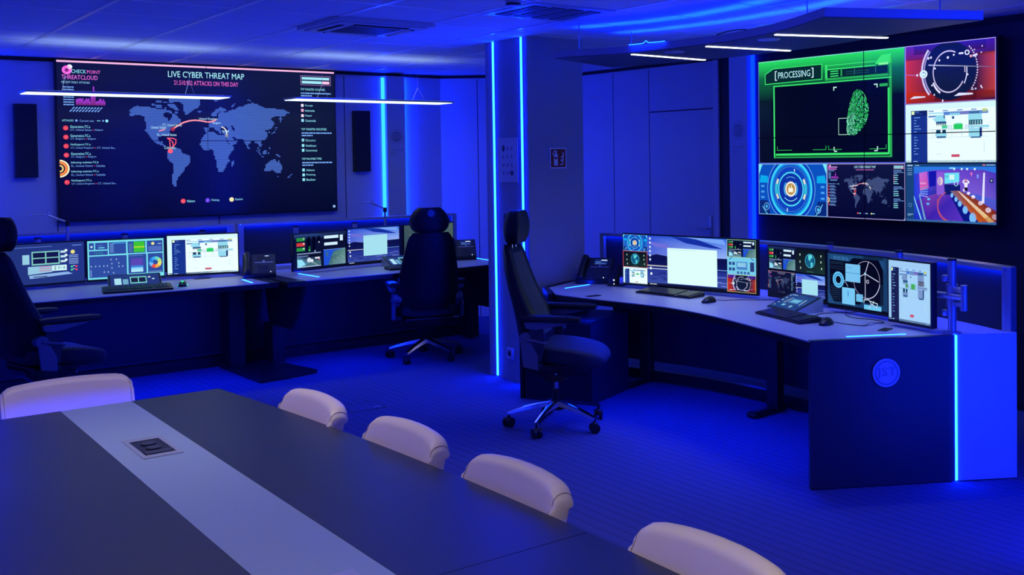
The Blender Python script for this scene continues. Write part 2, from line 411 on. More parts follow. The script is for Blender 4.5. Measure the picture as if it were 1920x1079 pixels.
def map_rows(step):
    runs = []; y = 100
    while y < 860:
        sp = []
        for k, poly in enumerate(LAND):
            xs = []
            n = len(poly)
            for i in range(n):
                x0, y0 = poly[i]; x1, y1 = poly[(i + 1) % n]
                if (y0 > y) != (y1 > y): xs.append(x0 + (x1 - x0) * (y - y0) / (y1 - y0))
            xs.sort(); sp += [[xs[i], xs[i + 1]] for i in range(0, len(xs) - 1, 2)]
        for hole in HOLES:
            xs = []; n = len(hole)
            for i in range(n):
                x0, y0 = hole[i]; x1, y1 = hole[(i + 1) % n]
                if (y0 > y) != (y1 > y): xs.append(x0 + (x1 - x0) * (y - y0) / (y1 - y0))
            xs.sort()
            for i in range(0, len(xs) - 1, 2):
                new = []
                for a, b in sp:
                    if b <= xs[i] or a >= xs[i + 1]: new.append([a, b]); continue
                    if a < xs[i]: new.append([a, xs[i]])
                    if b > xs[i + 1]: new.append([xs[i + 1], b])
                sp = new
        runs += [(round(a / 5) * 5, round(b / 5) * 5, y) for a, b in sp if b - a > 2]; y += step
    return runs
MAPROWS = map_rows(7); MAPROWS_COARSE = map_rows(14)

CY = (150, 235, 255); LB = (120, 170, 245)
def paint_threat(c, fine=True, dim=1.0):
    f = lambda col: tuple(v * dim for v in col)
    c.poly([(0, 0), (1, 0), (1, 1), (0, 1)], [f((14, 18, 60)), f((14, 22, 58)), f((2, 6, 40)), f((4, 4, 44))])
    c.up(); c.rect(0, 0, 1, .0115 if fine else .012, f((255, 190, 235)))
    hh = .0048 if fine else .0115
    for a, b, y in (MAPROWS if fine else MAPROWS_COARSE): c.rect(a / 1000, y / 1000 - hh / 2, b / 1000, y / 1000 + hh / 2, f((75, 112, 205)) if fine else f((66, 82, 128)))
    c.ring(.032, .060, .006, .0155, f((255, 110, 230)), 40, 400); c.disc(.041, .040, .0085, f((235, 250, 255)))
    c.line(.026, .056, .038, .064, .005, f((170, 20, 150)))
    if fine:
        c.text('CHECK', .046, .055, .092, .078, f(CY)); c.text('POINT', .095, .057, .138, .078, f((245, 110, 225)))
        c.text('THREATCLOUD', .015, .090, .129, .117, f((245, 120, 235)))
        c.text('RECENT DAILY ATTACKS', .015, .129, .103, .142, f((150, 215, 255)))
        c.text('LIVE CYBER THREAT MAP', .364, .040, .640, .080, f((175, 245, 255)))
        c.text('21.510.932 ATTACKS ON THIS DAY', .384, .100, .617, .130, f((250, 110, 210)))
    else:
        c.text('LIVE CYBER THREAT MAP', .364, .040, .640, .085, f((175, 225, 255))); c.words(.384, .115, .617, .012, f((220, 110, 200)))
        c.rect(.046, .055, .138, .075, f((200, 150, 225))); c.rect(.015, .093, .127, .112, f((220, 120, 220))); c.rect(.015, .13, .1, .14, f(LB))
    for i in range(8): c.words(.019, .166 + .0157 * i, .052, .007, f(LB))
    rnd = random.Random(5)
    for i in range(24):
        x = .058 + .0039 * i; h = .022 + rnd.random() * .022 + (.055 if 11 < i < 16 else 0) + (.03 if i == 14 else 0)
        c.poly([(x, .277 - h), (x + .0041, .277 - h), (x + .0041, .277), (x, .277)], [f((170, 60, 220))] * 2 + [f((120, 40, 110))] * 2)
    for r in range(2):
        for i in range(10): c.line(.046 + .0098 * i - r * .008, .302 + r * .017, .053 + .0098 * i - r * .008, .290 + r * .017, .0035, f(LB))
    if fine:
        c.text('ATTACKS', .013, .369, .049, .381, f(CY)); c.disc(.058, .375, .004, f(LB)); c.text('Current rate', .068, .369, .113, .382, f(LB))
    else: c.words(.013, .375, .113, .01, f(LB))
    c.rect(.123, .373, .134, .377, f(CY)); c.disc(.143, .375, .003, f(LB)); c.disc(.155, .375, .005, f(CY))
    names = ['Generation.TC.a', 'Generation.TC.a', 'NetSupport.TC.e', 'Generation.TC.a', 'Infecting website.TC.b', 'Infecting website.TC.a', 'NetSupport.TC.e']
    subs = ['CT, United States', 'CT, Belgium', 'CT, United Kingdom', 'CT, Belgium', 'FL, United States', 'FL, United States', 'CT, United Kingdom']
    dest = ['Belgium', 'Belgium', 'CT, United Sta...', 'Belgium', 'Colombia', 'Colombia', 'CT, United Sta...']
    for i in range(7):
        y = .422 + .0565 * i
        if i not in (4, 5): c.disc(.024, y, .0085, f((225, 60, 85))); c.ring(.024, y, .002, .0045, f((255, 120, 120)))
        w1 = .0055 * len(names[i]) * .62 + .012; w2 = .004 * len(subs[i])
        if fine:
            c.text(names[i], .038, y - .017, .038 + w1, y - .001, f(CY)); c.text(subs[i], .038, y + .005, .038 + w2, y + .019, f(LB))
            c.line(.041 + w2, y + .012, .046 + w2, y + .012, .0018, f((230, 80, 110))); c.text(dest[i], .049 + w2, y + .005, .049 + w2 + .0036 * len(dest[i]), y + .019, f(LB))
        else: c.words(.038, y - .01, .038 + w1, .01, f(LB)); c.words(.038, y + .012, .12, .01, f(LB))
    c.ring(.002, .675, .026, .031, f((255, 245, 200)), -88, 88); c.ring(.002, .675, .017, .025, f((250, 140, 60)), -88, 88); c.ring(.002, .675, .008, .013, f((245, 215, 120)), -88, 88)
    c.frame(.861, .033, .985, .101, .0015, f((190, 140, 210))); c.rect(.866, .044, .979, .062, f((165, 235, 250))); c.rect(.866, .071, .948, .09, f((165, 235, 250))); c.rect(.950, .071, .979, .091, f((255, 200, 235)))
    for y, t, x1 in ((.131, 'TOP TARGETED COUNTRIES', .96), (.416, 'TOP TARGETED INDUSTRIES', .964), (.628, 'TOP MALWARE TYPES', .941)):
        if fine: c.text(t, .860, y - .007, x1, y + .008, f(CY))
        else: c.words(.86, y, x1, .014, f(LB))
        c.words(.861, y + .028, .985, .009, f(LB)); c.words(.861, y + .046, .906, .009, f(LB))
    it = [('Mongolia', .209, .918, (240, 190, 235)), ('Georgia', .247, .909, (240, 235, 255)), ('Indonesia', .282, .916, (250, 180, 215)), ('Nepal', .320, .903, (250, 230, 245)), ('Guatemala', .354, .920, (150, 225, 255)),
          ('Education', .495, .918, CY), ('Healthcare', .533, .920, CY), ('Government', .567, .924, CY), ('Adware', .708, .911, CY), ('Phishing', .743, .914, CY), ('Banker', .777, .915, CY)]
    for t, y, x1, col in it:
        c.rect(.861, y - .010, .871, y + .010, f(col))
        if fine: c.text(t, .877, y - .007, x1, y + .009, f(CY))
        else: c.words(.877, y, x1, .013, f(CY))
    for x, t, col in ((.407, 'Malware', (240, 70, 85)), (.495, 'Phishing', (95, 60, 235)), (.583, 'Exploit', (235, 225, 150))):
        c.disc(x, .902, .0088, f(col)); c.ring(x, .902, .002, .0045, f(tuple(min(255, v + 60) for v in col)))
        if fine: c.text(t, x + .014, .895, x + .042, .912, f(CY))
        else: c.words(x + .014, .902, x + .042, .013, f(CY))
    c.disc(.990, .976, .0055, f((150, 195, 240)))
    c.up(); red = f((255, 95, 110)); pk = f((255, 150, 160))
    c.path([(.375, .423), (.388, .408), (.402, .391), (.416, .378), (.436, .367), (.455, .363), (.478, .366), (.500, .374), (.518, .371), (.532, .357)], .0055, pk)
    c.disc(.376, .424, .008, f((150, 30, 60))); c.line(.328, .437, .349, .426, .004, pk)
    c.disc(.366, .568, .009, red); c.path([(.355, .483), (.375, .484), (.387, .493), (.385, .52), (.373, .546)], .0035, red); c.path([(.357, .484), (.364, .493), (.366, .546)], .0035, red); c.path([(.360, .486), (.374, .505), (.377, .53), (.373, .546)], .0035, red)
    c.path([(.551, .405), (.562, .415), (.569, .434), (.570, .463)], .004, f((245, 240, 215))); c.frame(.565, .455, .575, .475, .002, f((170, 160, 90)))
    c.up()
    for t, x0, x1, y in (('United States', .301, .354, .413), ('CT, United States', .340, .408, .398), ('FL, United States', .322, .389, .462), ('United Kingdom', .470, .538, .354), ('Belgium', .520, .548, .381), ('Colombia', .345, .384, .546), ('Israel', .554, .578, .434)):
        if fine: c.text(t, x0, y - .009, x1, y + .009, f((190, 240, 255)))
        else: c.rect(x0, y - .006, x1, y + .006, f((210, 225, 245)))
    c.up(); return c

def paint_print(c):
    """green fingerprint analysis page"""
    g1 = (60, 230, 110); g2 = (40, 170, 80); dk = (2, 6, 26)
    c.rect(0, 0, 1, 1, (3, 9, 34)); c.up()
    c.grad(0, 0, 1, .17, (40, 225, 100), (12, 105, 60)); c.grad(0, .17, 1, .40, (12, 105, 60), (3, 9, 34)); c.grad(0, .40, .10, .72, (3, 26, 40), (3, 9, 34)); c.up()
    c.frame(0, 0, 1, 1, .004, (90, 110, 240)); c.rect(0, 0, 1, .008, (130, 240, 190))
    c.poly([(.05, .228), (.05, .125), (.115, .075), (.47, .075), (.47, .222)], g1); c.up()
    c.poly([(.056, .220), (.056, .130), (.117, .083), (.464, .083), (.464, .214)], (6, 40, 42)); c.up()
    c.text('[', .128, .103, .143, .196, (215, 250, 255)); c.text('PROCESSING', .152, .118, .386, .180, (190, 245, 255)); c.text(']', .394, .103, .409, .196, (215, 250, 255))
    # outer frame
    c.rect(.115, .245, .125, .945, g1); c.rect(.115, .935, .92, .948, g2); c.rect(.13, .905, .90, .925, g1); c.rect(.905, .06, .92, .945, g2)
    c.rect(.115, .245, .92, .256, g1); c.rect(.49, .09, .505, .235, g1); c.rect(.49, .215, .90, .235, g2); c.poly([(.82, .11), (.858, .048), (.918, .045), (.918, .125), (.82, .125)], g1)
    c.rect(.50, .095, .82, .103, g1); c.rect(.50, .130, .82, .140, g1); c.rect(.895, .34, .905, .92, g1); c.up()
    c.rect(.507, .142, .895, .212, (5, 36, 38)); c.rect(.125, .26, .895, .90, dk); c.up()
    for i in range(3): c.rect(.525, .15 + .022 * i, .58, .16 + .022 * i, g1)
    c.rect(.595, .145, .605, .205, g2); c.rect(.84, .118, .90, .135, (140, 250, 150)); c.words(.63, .17, .78, .006, (30, 90, 90)); c.words(.63, .19, .78, .006, (30, 90, 90))
    for x in (.685, .82): c.rect(x, .145, x + .003, .20, (60, 130, 130))
    for (x, y, dx, dy) in ((.548, .298, 1, 1), (.830, .298, -1, 1), (.548, .885, 1, -1), (.830, .885, -1, -1)):
        c.rect(min(x, x + dx * .02), y, max(x, x + dx * .02), y + .010, (200, 245, 235)); c.rect(x - .003, min(y, y + dy * .035), x + .003, max(y, y + dy * .035), (200, 245, 235))
    c.frame(.578, .588, .640, .742, .003, (170, 225, 200)); c.rect(.845, .300, .895, .325, g2)
    for a, b in ((.14, .25), (.40, .49), (.51, .60), (.78, .88)): c.rect(a, .87, b, .876, g2)
    for x in (.14, .49, .508, .882): c.rect(x, .835, x + .004, .876, g2)
    c.up()
    # the print itself: broken ridges in a tall leaning oval
    rnd = random.Random(3); cx, cy = .686, .545
    for k in range(1, 15):
        R = k / 14.0; n = int(16 + 46 * R)
        for i in range(n):
            if rnd.random() < .08: continue
            a = 2 * math.pi * (i + rnd.random() * .6) / n; b = a + 2 * math.pi / n * .8
            def pt(t, q):
                y = cy - .208 * q * math.sin(t); x = cx + .066 * q * math.cos(t) * (1 + .35 * math.cos(t + .3)) + (cy - y) * .10 + rnd.uniform(-.0015, .0015)
                return (x, y)
            br = rnd.random(); low = math.sin(a) < -.1 and math.cos(a) < .3
            col = (130, 255, 205) if (low and br > .3) or br > .86 else ((34, 170, 84) if br < .4 else (60, 228, 118))
            c.poly([pt(a, R), pt(b, R), pt(b, R - .045), pt(a, R - .045)], col)
    c.up()

def paint_gauge(c, border=(190, 170, 255)):
    c.poly([(0, 0), (1, 0), (1, 1), (0, 1)], [(110, 30, 120), (60, 30, 170), (130, 26, 40), (190, 34, 24)]); c.up()
    c.poly([(0, 0), (1, 0), (1, .25), (0, .25)], [(90, 40, 190), (60, 20, 160), (60, 20, 60), (120, 24, 60)]); c.hgrad(0, .25, .34, .97, (205, 48, 26), (40, 18, 52)); c.hgrad(.80, .22, 1, .95, (50, 20, 50), (190, 60, 40)); c.grad(.34, .25, .80, .97, (22, 22, 56), (60, 14, 36)); c.poly([(0, .80), (1, .84), (1, 1), (0, 1)], [(205, 40, 24), (120, 26, 34), (40, 16, 50), (150, 34, 40)]); c.grad(.1, 0, .9, .16, (20, 30, 190), (46, 20, 96)); c.up()
    c.disc(.50, .48, .295, (10, 22, 52), 40, .93); w = (225, 225, 255); c.up()
    c.ring(.50, .49, .170, .182, (200, 190, 230), 65, 330, 60, 1.1); c.ring(.50, .49, .172, .180, (235, 215, 225), -5, 12, 60, 1.1); c.ring(.50, .49, .186, .204, w, 205, 240, 60, 1.15); c.ring(.50, .49, .192, .202, w, -32, 10, 60, 1.15)
    c.ring(.52, .47, .315, .335, (205, 205, 250), 140, 222, 60, 1.0); c.ring(.52, .47, .292, .306, (150, 150, 215), 140, 222, 60, 1.0)
    for k in range(18): a = math.radians(45 - 82 * k / 17); c.disc(.52 + .29 * math.cos(a), .47 - .29 * math.sin(a) * c.asp(), .0075, w, 8)
    c.up(); c.ring(.213, .50, .026, .046, (220, 245, 255), 0, 360, 24, .85); c.rect(.193, .478, .233, .528, (200, 245, 250)); c.disc(.14, .51, .012, w); c.line(0, .49, .13, .51, .004, (150, 140, 220))
    c.poly([(.05, .91), (.10, .865), (.23, .875), (.235, .895), (.10, .905)], w); c.poly([(.555, .90), (.61, .85), (.76, .865), (.76, .89), (.60, .90)], w)
    c.ring(.70, .20, .015, .028, w, 0, 360, 20, .9); c.rect(.61, .19, .66, .22, w); c.disc(.74, .265, .013, (255, 170, 170)); c.line(.76, .265, .81, .245, .02, w); c.line(.84, .75, .86, .80, .012, w); c.rect(.74, .80, .77, .815, w)
    for x, y, r in ((.395, .29, .011), (.49, .255, .013), (.345, .42, .010), (.31, .70, .009), (.335, .86, .009), (.43, .96, .009), (.43, .985, .007), (.555, .22, .010), (.27, .24, .012), (.30, .23, .012), (.86, .12, .007), (.85, .22, .007), (.705, .56, .009), (.79, .80, .009), (.78, .165, .006), (.76, .175, .006)): c.disc(x, y, r, w, 10)
    c.poly([(.27, .345), (1.0, .468), (1.0, .478), (.27, .365)], [(215, 225, 245), (90, 70, 90), (90, 70, 90), (150, 160, 190)])
    c.up(); c.frame(0, 0, 1, 1, .006, border); c.up()

def paint_plan(c, grey=False):
    W = (215, 250, 255) if not grey else (160, 205, 245); blue = (22, 50, 140) if not grey else (24, 30, 78)
    c.rect(0, 0, 1, 1, W); c.rect(.0, .965, 1, 1, (20, 36, 96)) ; c.up()
    c.rect(.065, .11, .255, 1.0, blue); c.rect(.065, .11, .255, .20, (12, 24, 84)); c.rect(.255, .10, 1, .963, (238, 255, 255) if not grey else (165, 210, 248)); c.up()
    c.rect(.072, .12, .105, .175, (225, 250, 190)); c.words(.115, .135, .16, .012, (90, 130, 220)); c.words(.115, .165, .20, .008, (60, 90, 180))
    for i, w in enumerate((.07, .03, .025, .06, .08, .03, 0, .03, .045, .03, .03, .055, .015, .045)):
        if w: c.words(.10, .23 + .048 * i, .10 + w, .011, (130, 180, 250))
    dk = (40, 85, 140); md = (95, 140, 205); lt = (150, 220, 240) if not grey else (120, 150, 200)
    # the drawing: a building seen from above, its rows of desks below
    c.rect(.27, .155, .44, .175, lt); c.rect(.27, .205, .35, .235, md); c.rect(.44, .15, .92, .20, md); c.rect(.44, .15, .50, .205, (70, 120, 210)); c.rect(.62, .15, .72, .205, (120, 110, 190))
    for x in (.27, .43, .59, .74): c.rect(x, .12, x + .058, .137, md)
    c.rect(.86, .125, .91, .175, (190, 210, 120)); c.rect(.51, .175, .62, .215, lt); c.rect(.35, .20, .44, .30, lt); c.disc(.545, .25, .014, dk); c.rect(.44, .21, .455, .26, dk)
    c.poly([(.315, .26), (.36, .25), (.46, .25), (.46, .31), (.345, .31)], lt); c.rect(.355, .31, .47, .34, dk)
    for i in range(6): c.poly([(.357 + .019 * i, .34), (.372 + .019 * i, .34), (.365 + .019 * i, .39)], (20, 50, 90))
    c.rect(.355, .45, .405, .51, (16, 62, 92)); c.rect(.425, .45, .465, .51, (16, 62, 92)); c.rect(.345, .51, .475, .56, lt); c.rect(.36, .56, .465, .588, dk)
    c.rect(.55, .36, .65, .445, (40, 205, 95) if not grey else (70, 170, 90)); c.rect(.57, .345, .64, .36, (120, 225, 200)); c.rect(.42, .37, .48, .43, (80, 205, 150) if not grey else (80, 150, 100))
    for i in range(9): c.rect(.49 + .018 * i if i < 3 else .63 + .016 * i, .375, .494 + .018 * i if i < 3 else .634 + .016 * i, .44, md)
    c.rect(.71, .20, .855, .30, lt); c.rect(.72, .16, .83, .20, dk); c.rect(.715, .30, .86, .38, (15, 80, 100) if not grey else (50, 56, 80))
    for i in range(5): c.rect(.725 + .027 * i, .31, .738 + .027 * i, .375, (190, 240, 250) if not grey else (150, 160, 200))
    c.rect(.715, .39, .93, .43, lt); c.rect(.715, .44, .83, .58, lt); c.rect(.83, .43, .855, .575, (16, 40, 110)); c.rect(.735, .575, .845, .598, dk)
    c.rect(.27, .445, .93, .449, (70, 140, 180)); c.rect(.27, .575, .93, .578, (130, 190, 210))
    for x in (.31, .53, .64): c.rect(x, .45, x + .003, .575, (150, 200, 215))
    c.words(.35, .66, .42, .008, (190, 225, 230)); c.rect(.875, .66, .881, .82, (190, 225, 230)); c.words(.35, .86, .42, .006, (180, 215, 220))
    c.rect(.525, .865, .615, .91, (200, 80, 110)); c.words(.09, .982, .14, .012, (180, 220, 255)); c.words(.9, .982, .97, .01, (140, 180, 230)); c.up()

def paint_reactor(c):
    c.rect(0, 0, 1, 1, (10, 80, 190)); c.up()
    c.poly([(0, 0), (.06, 0), (0, .22)], (110, 235, 245)); c.poly([(.94, 0), (1, 0), (1, .22)], (110, 235, 245))
    for sx in (0, 1):
        X = lambda a: a if not sx else 1 - a
        c.poly([(X(.03), .22), (X(.14), .24), (X(.14), .37), (X(.01), .37)], (10, 170, 235)); c.poly([(X(.0), .72), (X(.13), .72), (X(.18), 1), (X(.0), 1)], (8, 40, 120))
        for i in range(3): c.rect(min(X(.035), X(.085)), .42 + .11 * i, max(X(.035), X(.085)), .46 + .11 * i, (70, 160, 240))
    c.disc(.485, .49, .345, (10, 60, 180), 44, 1.0); c.up()
    c.ring(.485, .49, .345, .352, (120, 190, 255), 0, 360, 60); c.ring(.485, .49, .285, .312, (60, 215, 250), 0, 360, 60); c.ring(.485, .49, .26, .285, (20, 130, 225), 0, 360, 60)
    c.disc(.485, .49, .25, (14, 66, 190), 40); c.up(); c.ring(.485, .49, .172, .188, (80, 220, 245), 0, 360, 50); c.ring(.485, .49, .243, .247, (90, 170, 240)); c.disc(.485, .49, .171, (12, 50, 165), 40); c.up()
    c.ring(.485, .49, .20, .228, (220, 230, 210), 150, 210, 50); c.ring(.485, .49, .20, .228, (220, 230, 210), -30, 30, 50); c.up(); c.ring(.485, .49, .196, .236, (50, 190, 220), 165, 195, 50); c.ring(.485, .49, .196, .236, (50, 190, 220), -15, 15, 50)
    c.ring(.485, .49, .062, .082, (245, 240, 225), 0, 360, 40); c.ring(.485, .49, .09, .103, (70, 190, 240), -45, 45); c.ring(.485, .49, .09, .103, (70, 190, 240), 135, 225)
    c.disc(.485, .49, .060, (190, 145, 60), 30); c.up(); c.rect(.45, .47, .52, .55, (250, 245, 225)); c.rect(.455, .43, .465, .5, (250, 245, 225)); c.rect(.49, .41, .50, .5, (250, 245, 225))
    c.ring(.485, .49, .125, .133, (150, 230, 250), 225, 315); c.ring(.485, .49, .13, .135, (110, 200, 250), 60, 120)
    c.rect(.535, .10, .548, .155, (200, 240, 255)); c.rect(.425, .86, .438, .93, (200, 240, 255))
    for x in (.12, .875): c.ring(x, .84 if x < .5 else .87, .034, .041, (120, 190, 255), 0, 360, 24); c.disc(x, .84 if x < .5 else .87, .018, (70, 180, 240), 12)
    c.ring(.485, .30, .52, .528, (110, 225, 250), 215, 330, 70); c.up()
    c.frame(0, 0, 1, 1, .006, (140, 200, 255)); c.up()

def paint_camera(c):
    """a security camera's view of a meeting room with a long table"""
    c.rect(0, 0, 1, 1, (24, 66, 120)); c.rect(0, .965, 1, 1, (60, 110, 170)); c.up()
    c.words(.02, .03, .08, .02, (190, 220, 240)); c.words(.11, .03, .16, .015, (150, 190, 220)); c.rect(.86, .015, .89, .035, (230, 120, 130)); c.words(.90, .025, .99, .015, (150, 190, 230))
    for y in (.08, .115, .16, .19): c.words(.02, y, .075, .012, (130, 170, 210))
    c.ring(.05, .72, .014, .02, (90, 140, 190)); c.words(.02, .88, .085, .012, (160, 200, 230)); c.words(.02, .90, .06, .01, (130, 170, 210))
    v = c.sub(.095, .05, 1, .965); v.poly([(0, 0), (1, 0), (1, 1), (0, 1)], [(40, 120, 225), (40, 120, 225), (90, 60, 190), (20, 40, 190)]); v.up()
    v.poly([(0, .14), (.25, .07), (.55, .045), (.85, .06), (1, .12), (1, .60), (.78, .50), (.36, .46), (0, .66)], [(30, 60, 210), (110, 70, 210), (100, 60, 190), (95, 60, 190), (70, 50, 180), (100, 80, 200), (120, 90, 210), (40, 40, 150), (20, 60, 220)])
    v.poly([(0, .66), (.2, .54), (.36, .46), (.56, .50), (.62, 1), (.16, 1)], [(20, 30, 190), (120, 60, 170), (100, 50, 150), (60, 40, 180), (90, 50, 190), (60, 30, 170)]); v.up()
    v.poly([(.07, .12), (.17, .09), (.19, .40), (.08, .46)], [(200, 110, 220), (190, 90, 210), (200, 80, 170), (230, 90, 160)]); v.rect(.08, .30, .16, .33, (245, 215, 250)); v.poly([(.19, .09), (.29, .08), (.28, .36), (.20, .38)], (20, 20, 170)); v.rect(.29, .10, .38, .52, (140, 90, 215))
    v.poly([(.39, .12), (.57, .11), (.57, .28), (.39, .32)], (110, 225, 245)); v.rect(.45, .15, .51, .24, (240, 250, 240)); v.rect(.395, .16, .44, .20, (20, 50, 100)); v.rect(.39, .33, .58, .52, (14, 26, 110)); v.disc(.335, .27, .036, (255, 240, 200), 14, 1.3)
    v.rect(.30, .40, .39, .47, (120, 90, 210)); v.rect(.31, .47, .32, .56, (120, 90, 210)); v.rect(.375, .47, .385, .55, (120, 90, 210)); v.ring(.53, .315, .018, .026, (170, 240, 250))
    for i in range(5): v.line(.08, .42 + i * .03, .18, .37 + i * .05, .01, (50 + 30 * i, 160, 240))
    v.poly([(0, .55), (.10, 1), (.085, 1), (0, .60)], (150, 225, 255)); v.poly([(.075, .50), (.155, 1), (.13, 1), (.065, .55)], (110, 160, 200))
    v.disc(.19, .61, .02, (90, 190, 250), 12, .6); v.disc(.18, .70, .02, (90, 190, 250), 12, .6)
    v.ring(.46, .74, .15, .165, (190, 80, 110), 110, 290, 50, 1.0); v.ring(.50, .66, .20, .207, (170, 70, 120), 170, 280, 50, 1.0)
    v.poly([(.45, .50), (.50, .50), (.80, 1), (.62, 1)], (10, 20, 130)); v.up()
    v.poly([(.46, .45), (.56, .44), (.75, .57), (1.0, .80), (1.0, .99), (.80, 1)], [(120, 110, 140), (140, 60, 40), (150, 60, 20), (120, 30, 20), (130, 30, 20), (200, 90, 20)])
    v.poly([(.545, .45), (.57, .45), (.985, .99), (.91, 1)], [(250, 240, 240), (250, 240, 240), (255, 240, 150), (240, 200, 110)])
    for x, y, r in ((.48, .53, .018), (.53, .60, .02), (.575, .68, .024), (.64, .79, .032), (.73, .93, .042)): v.disc(x, y, r, (120, 190, 250), 14, 1.3)
    for x, y, r in ((.63, .43, .018), (.68, .485, .02), (.735, .55, .024), (.82, .66, .028), (.91, .78, .034), (.985, .90, .036)): v.disc(x, y, r, (240, 225, 250), 12, .8)
    v.up()
    # a person standing behind the table, hands raised to the head
    v.poly([(.625, .29), (.675, .29), (.665, .38), (.635, .38)], (240, 235, 255)); v.poly([(.635, .38), (.668, .38), (.672, .44), (.632, .44)], (15, 15, 30)); v.disc(.648, .255, .014, (200, 110, 140), 12, 1.2)
    v.path([(.626, .30), (.612, .275), (.638, .24)], .014, (240, 235, 255)); v.path([(.674, .30), (.69, .285), (.66, .245)], .014, (240, 235, 255))
    v.poly([(.855, .11), (.875, .11), (.865, .66), (.835, .66)], (225, 225, 255)); v.rect(.93, .22, .97, .29, (14, 20, 70)); v.rect(.94, .235, .958, .27, (190, 225, 250)); v.rect(.78, .14, .80, .21, (120, 160, 250)); v.poly([(.70, .11), (.73, .11), (.718, .18)], (240, 120, 200))
    for x in (.51, .60, .665, .755): v.disc(x, .045, .012, (220, 250, 255), 10, 1.0)
    v.rect(.45, .015, .52, .04, (130, 230, 255)); v.up()

def paint_desktop(c, win=(.30, .21, .76, .80), bright=1.0, wc=(165, 225, 240)):
    f = lambda col: tuple(v * bright for v in col)
    c.poly([(0, 0), (1, 0), (1, .40), (0, .40)], [f((30, 70, 210)), f((50, 110, 230)), f((150, 180, 245)), f((80, 100, 215))])
    c.poly([(0, .40), (1, .40), (1, .64), (0, .64)], f((12, 20, 84))); c.grad(0, .64, 1, 1, f((30, 44, 140)), f((60, 80, 170))); c.up()
    c.poly([(.30, 0), (.62, .03), (.95, .20), (.80, .19), (.5, .12)], f((20, 46, 160))); c.poly([(.5, .0), (.95, .02), (.98, .12), (.7, .06)], f((120, 165, 245))); c.poly([(0, .12), (.25, .16), (.32, .26), (.10, .22)], f((110, 110, 215)))
    c.poly([(0, .42), (.12, .37), (.3, .41), (1, .38), (1, .5), (0, .5)], f((10, 16, 76))); c.rect(.0, .60, 1, .62, f((90, 130, 210)))
    c.rect(0, .595, .30, .612, f((240, 225, 190))); rnd = random.Random(4)
    for i in range(26):
        x = rnd.random(); y = rnd.uniform(.72, .95); c.rect(x, y, x + .05 + .08 * rnd.random(), y + .018, f((105, 120, 205)) if x > .45 else f((30, 40, 120)))
    c.up(); c.rect(0, .955, 1, 1, f((14, 20, 50))); c.rect(win[0], win[1], win[2], win[3], wc)
    for i in range(6): c.disc(.035, .06 + .085 * i, .013, f((200, 225, 250)), 10)
    c.disc(.045, .66, .014, f((235, 245, 255)), 10); c.disc(.05, .77, .014, f((235, 245, 255)), 10); c.words(.03, .978, .12, .018, f((230, 240, 250)))
    c.up(); c.rect(win[0] + .02, win[1] + .03, win[0] + .6 * (win[2] - win[0]), win[1] + .035, f((140, 205, 225))); c.up()

def paint_collage(c):
    c.rect(0, 0, 1, 1, (8, 14, 44)); c.grad(0, 0, 1, .16, (50, 80, 150), (10, 18, 52)); c.up()
    for y, col in ((.10, (40, 140, 60)), (.245, (210, 60, 60)), (.385, (40, 150, 60))): c.rect(.045, y, .20, y + .10, col); c.rect(.165, y + .01, .195, y + .05, (220, 240, 230))
    for x, h in ((.245, .36), (.345, .40), (.44, .16)): c.rect(x, .09, x + .055, .09 + h, (0, 2, 16))
    c.rect(.27, .36, .30, .50, (60, 190, 90)); c.disc(.47, .26, .014, (180, 200, 220), 8); c.disc(.39, .51, .013, (180, 200, 220), 8)
    c.rect(.57, .095, .85, .18, (210, 240, 255)); c.rect(.57, .295, .83, .38, (210, 240, 255)); c.rect(.88, .10, .94, .27, (210, 240, 255))
    v = c.sub(.05, .55, .50, .95); v.poly([(0, 0), (1, 0), (1, 1), (0, 1)], [(16, 22, 60), (10, 20, 50), (60, 90, 110), (120, 190, 230)]); v.up(); v.rect(0, 0, 1, .05, (170, 190, 230)); v.rect(0, .18, .5, .24, (110, 130, 190)); v.rect(.45, .15, 1, .30, (4, 6, 24))
    v.poly([(0, .42), (.2, .45), (.35, .8), (.05, 1)], (150, 225, 250)); v.disc(.5, .52, .09, (210, 225, 240), 12); v.disc(.62, .58, .06, (230, 240, 250), 12); v.rect(.75, .35, .95, .46, (235, 240, 255)); v.disc(.93, .52, .03, (230, 110, 140), 10)
    v.poly([(.3, .95), (.55, .62), (1, .6), (1, .9)], (70, 110, 120)); v.line(.6, .66, .85, .92, .02, (190, 220, 220)); v.rect(0, .95, 1, 1, (190, 215, 245))
    v = c.sub(.555, .50, .985, .96); v.rect(0, 0, 1, 1, (30, 80, 215)); v.up(); v.poly([(.45, .12), (1, 0), (1, 1), (.2, 1), (.28, .65)], [(60, 110, 130), (90, 140, 130), (120, 160, 170), (60, 110, 120), (60, 100, 110)]); v.poly([(.08, .12), (.2, .16), (.22, .5), (.1, .4)], (50, 100, 150)); v.up()
    rnd = random.Random(8)
    for i in range(16): x = rnd.uniform(.4, .95); y = rnd.uniform(.15, .9); v.line(x, y, x + rnd.uniform(-.12, .12), y + rnd.uniform(-.12, .12), .012, (130, 170, 150))
    v.rect(0, 0, 1, .02, (150, 190, 245)); v.up()

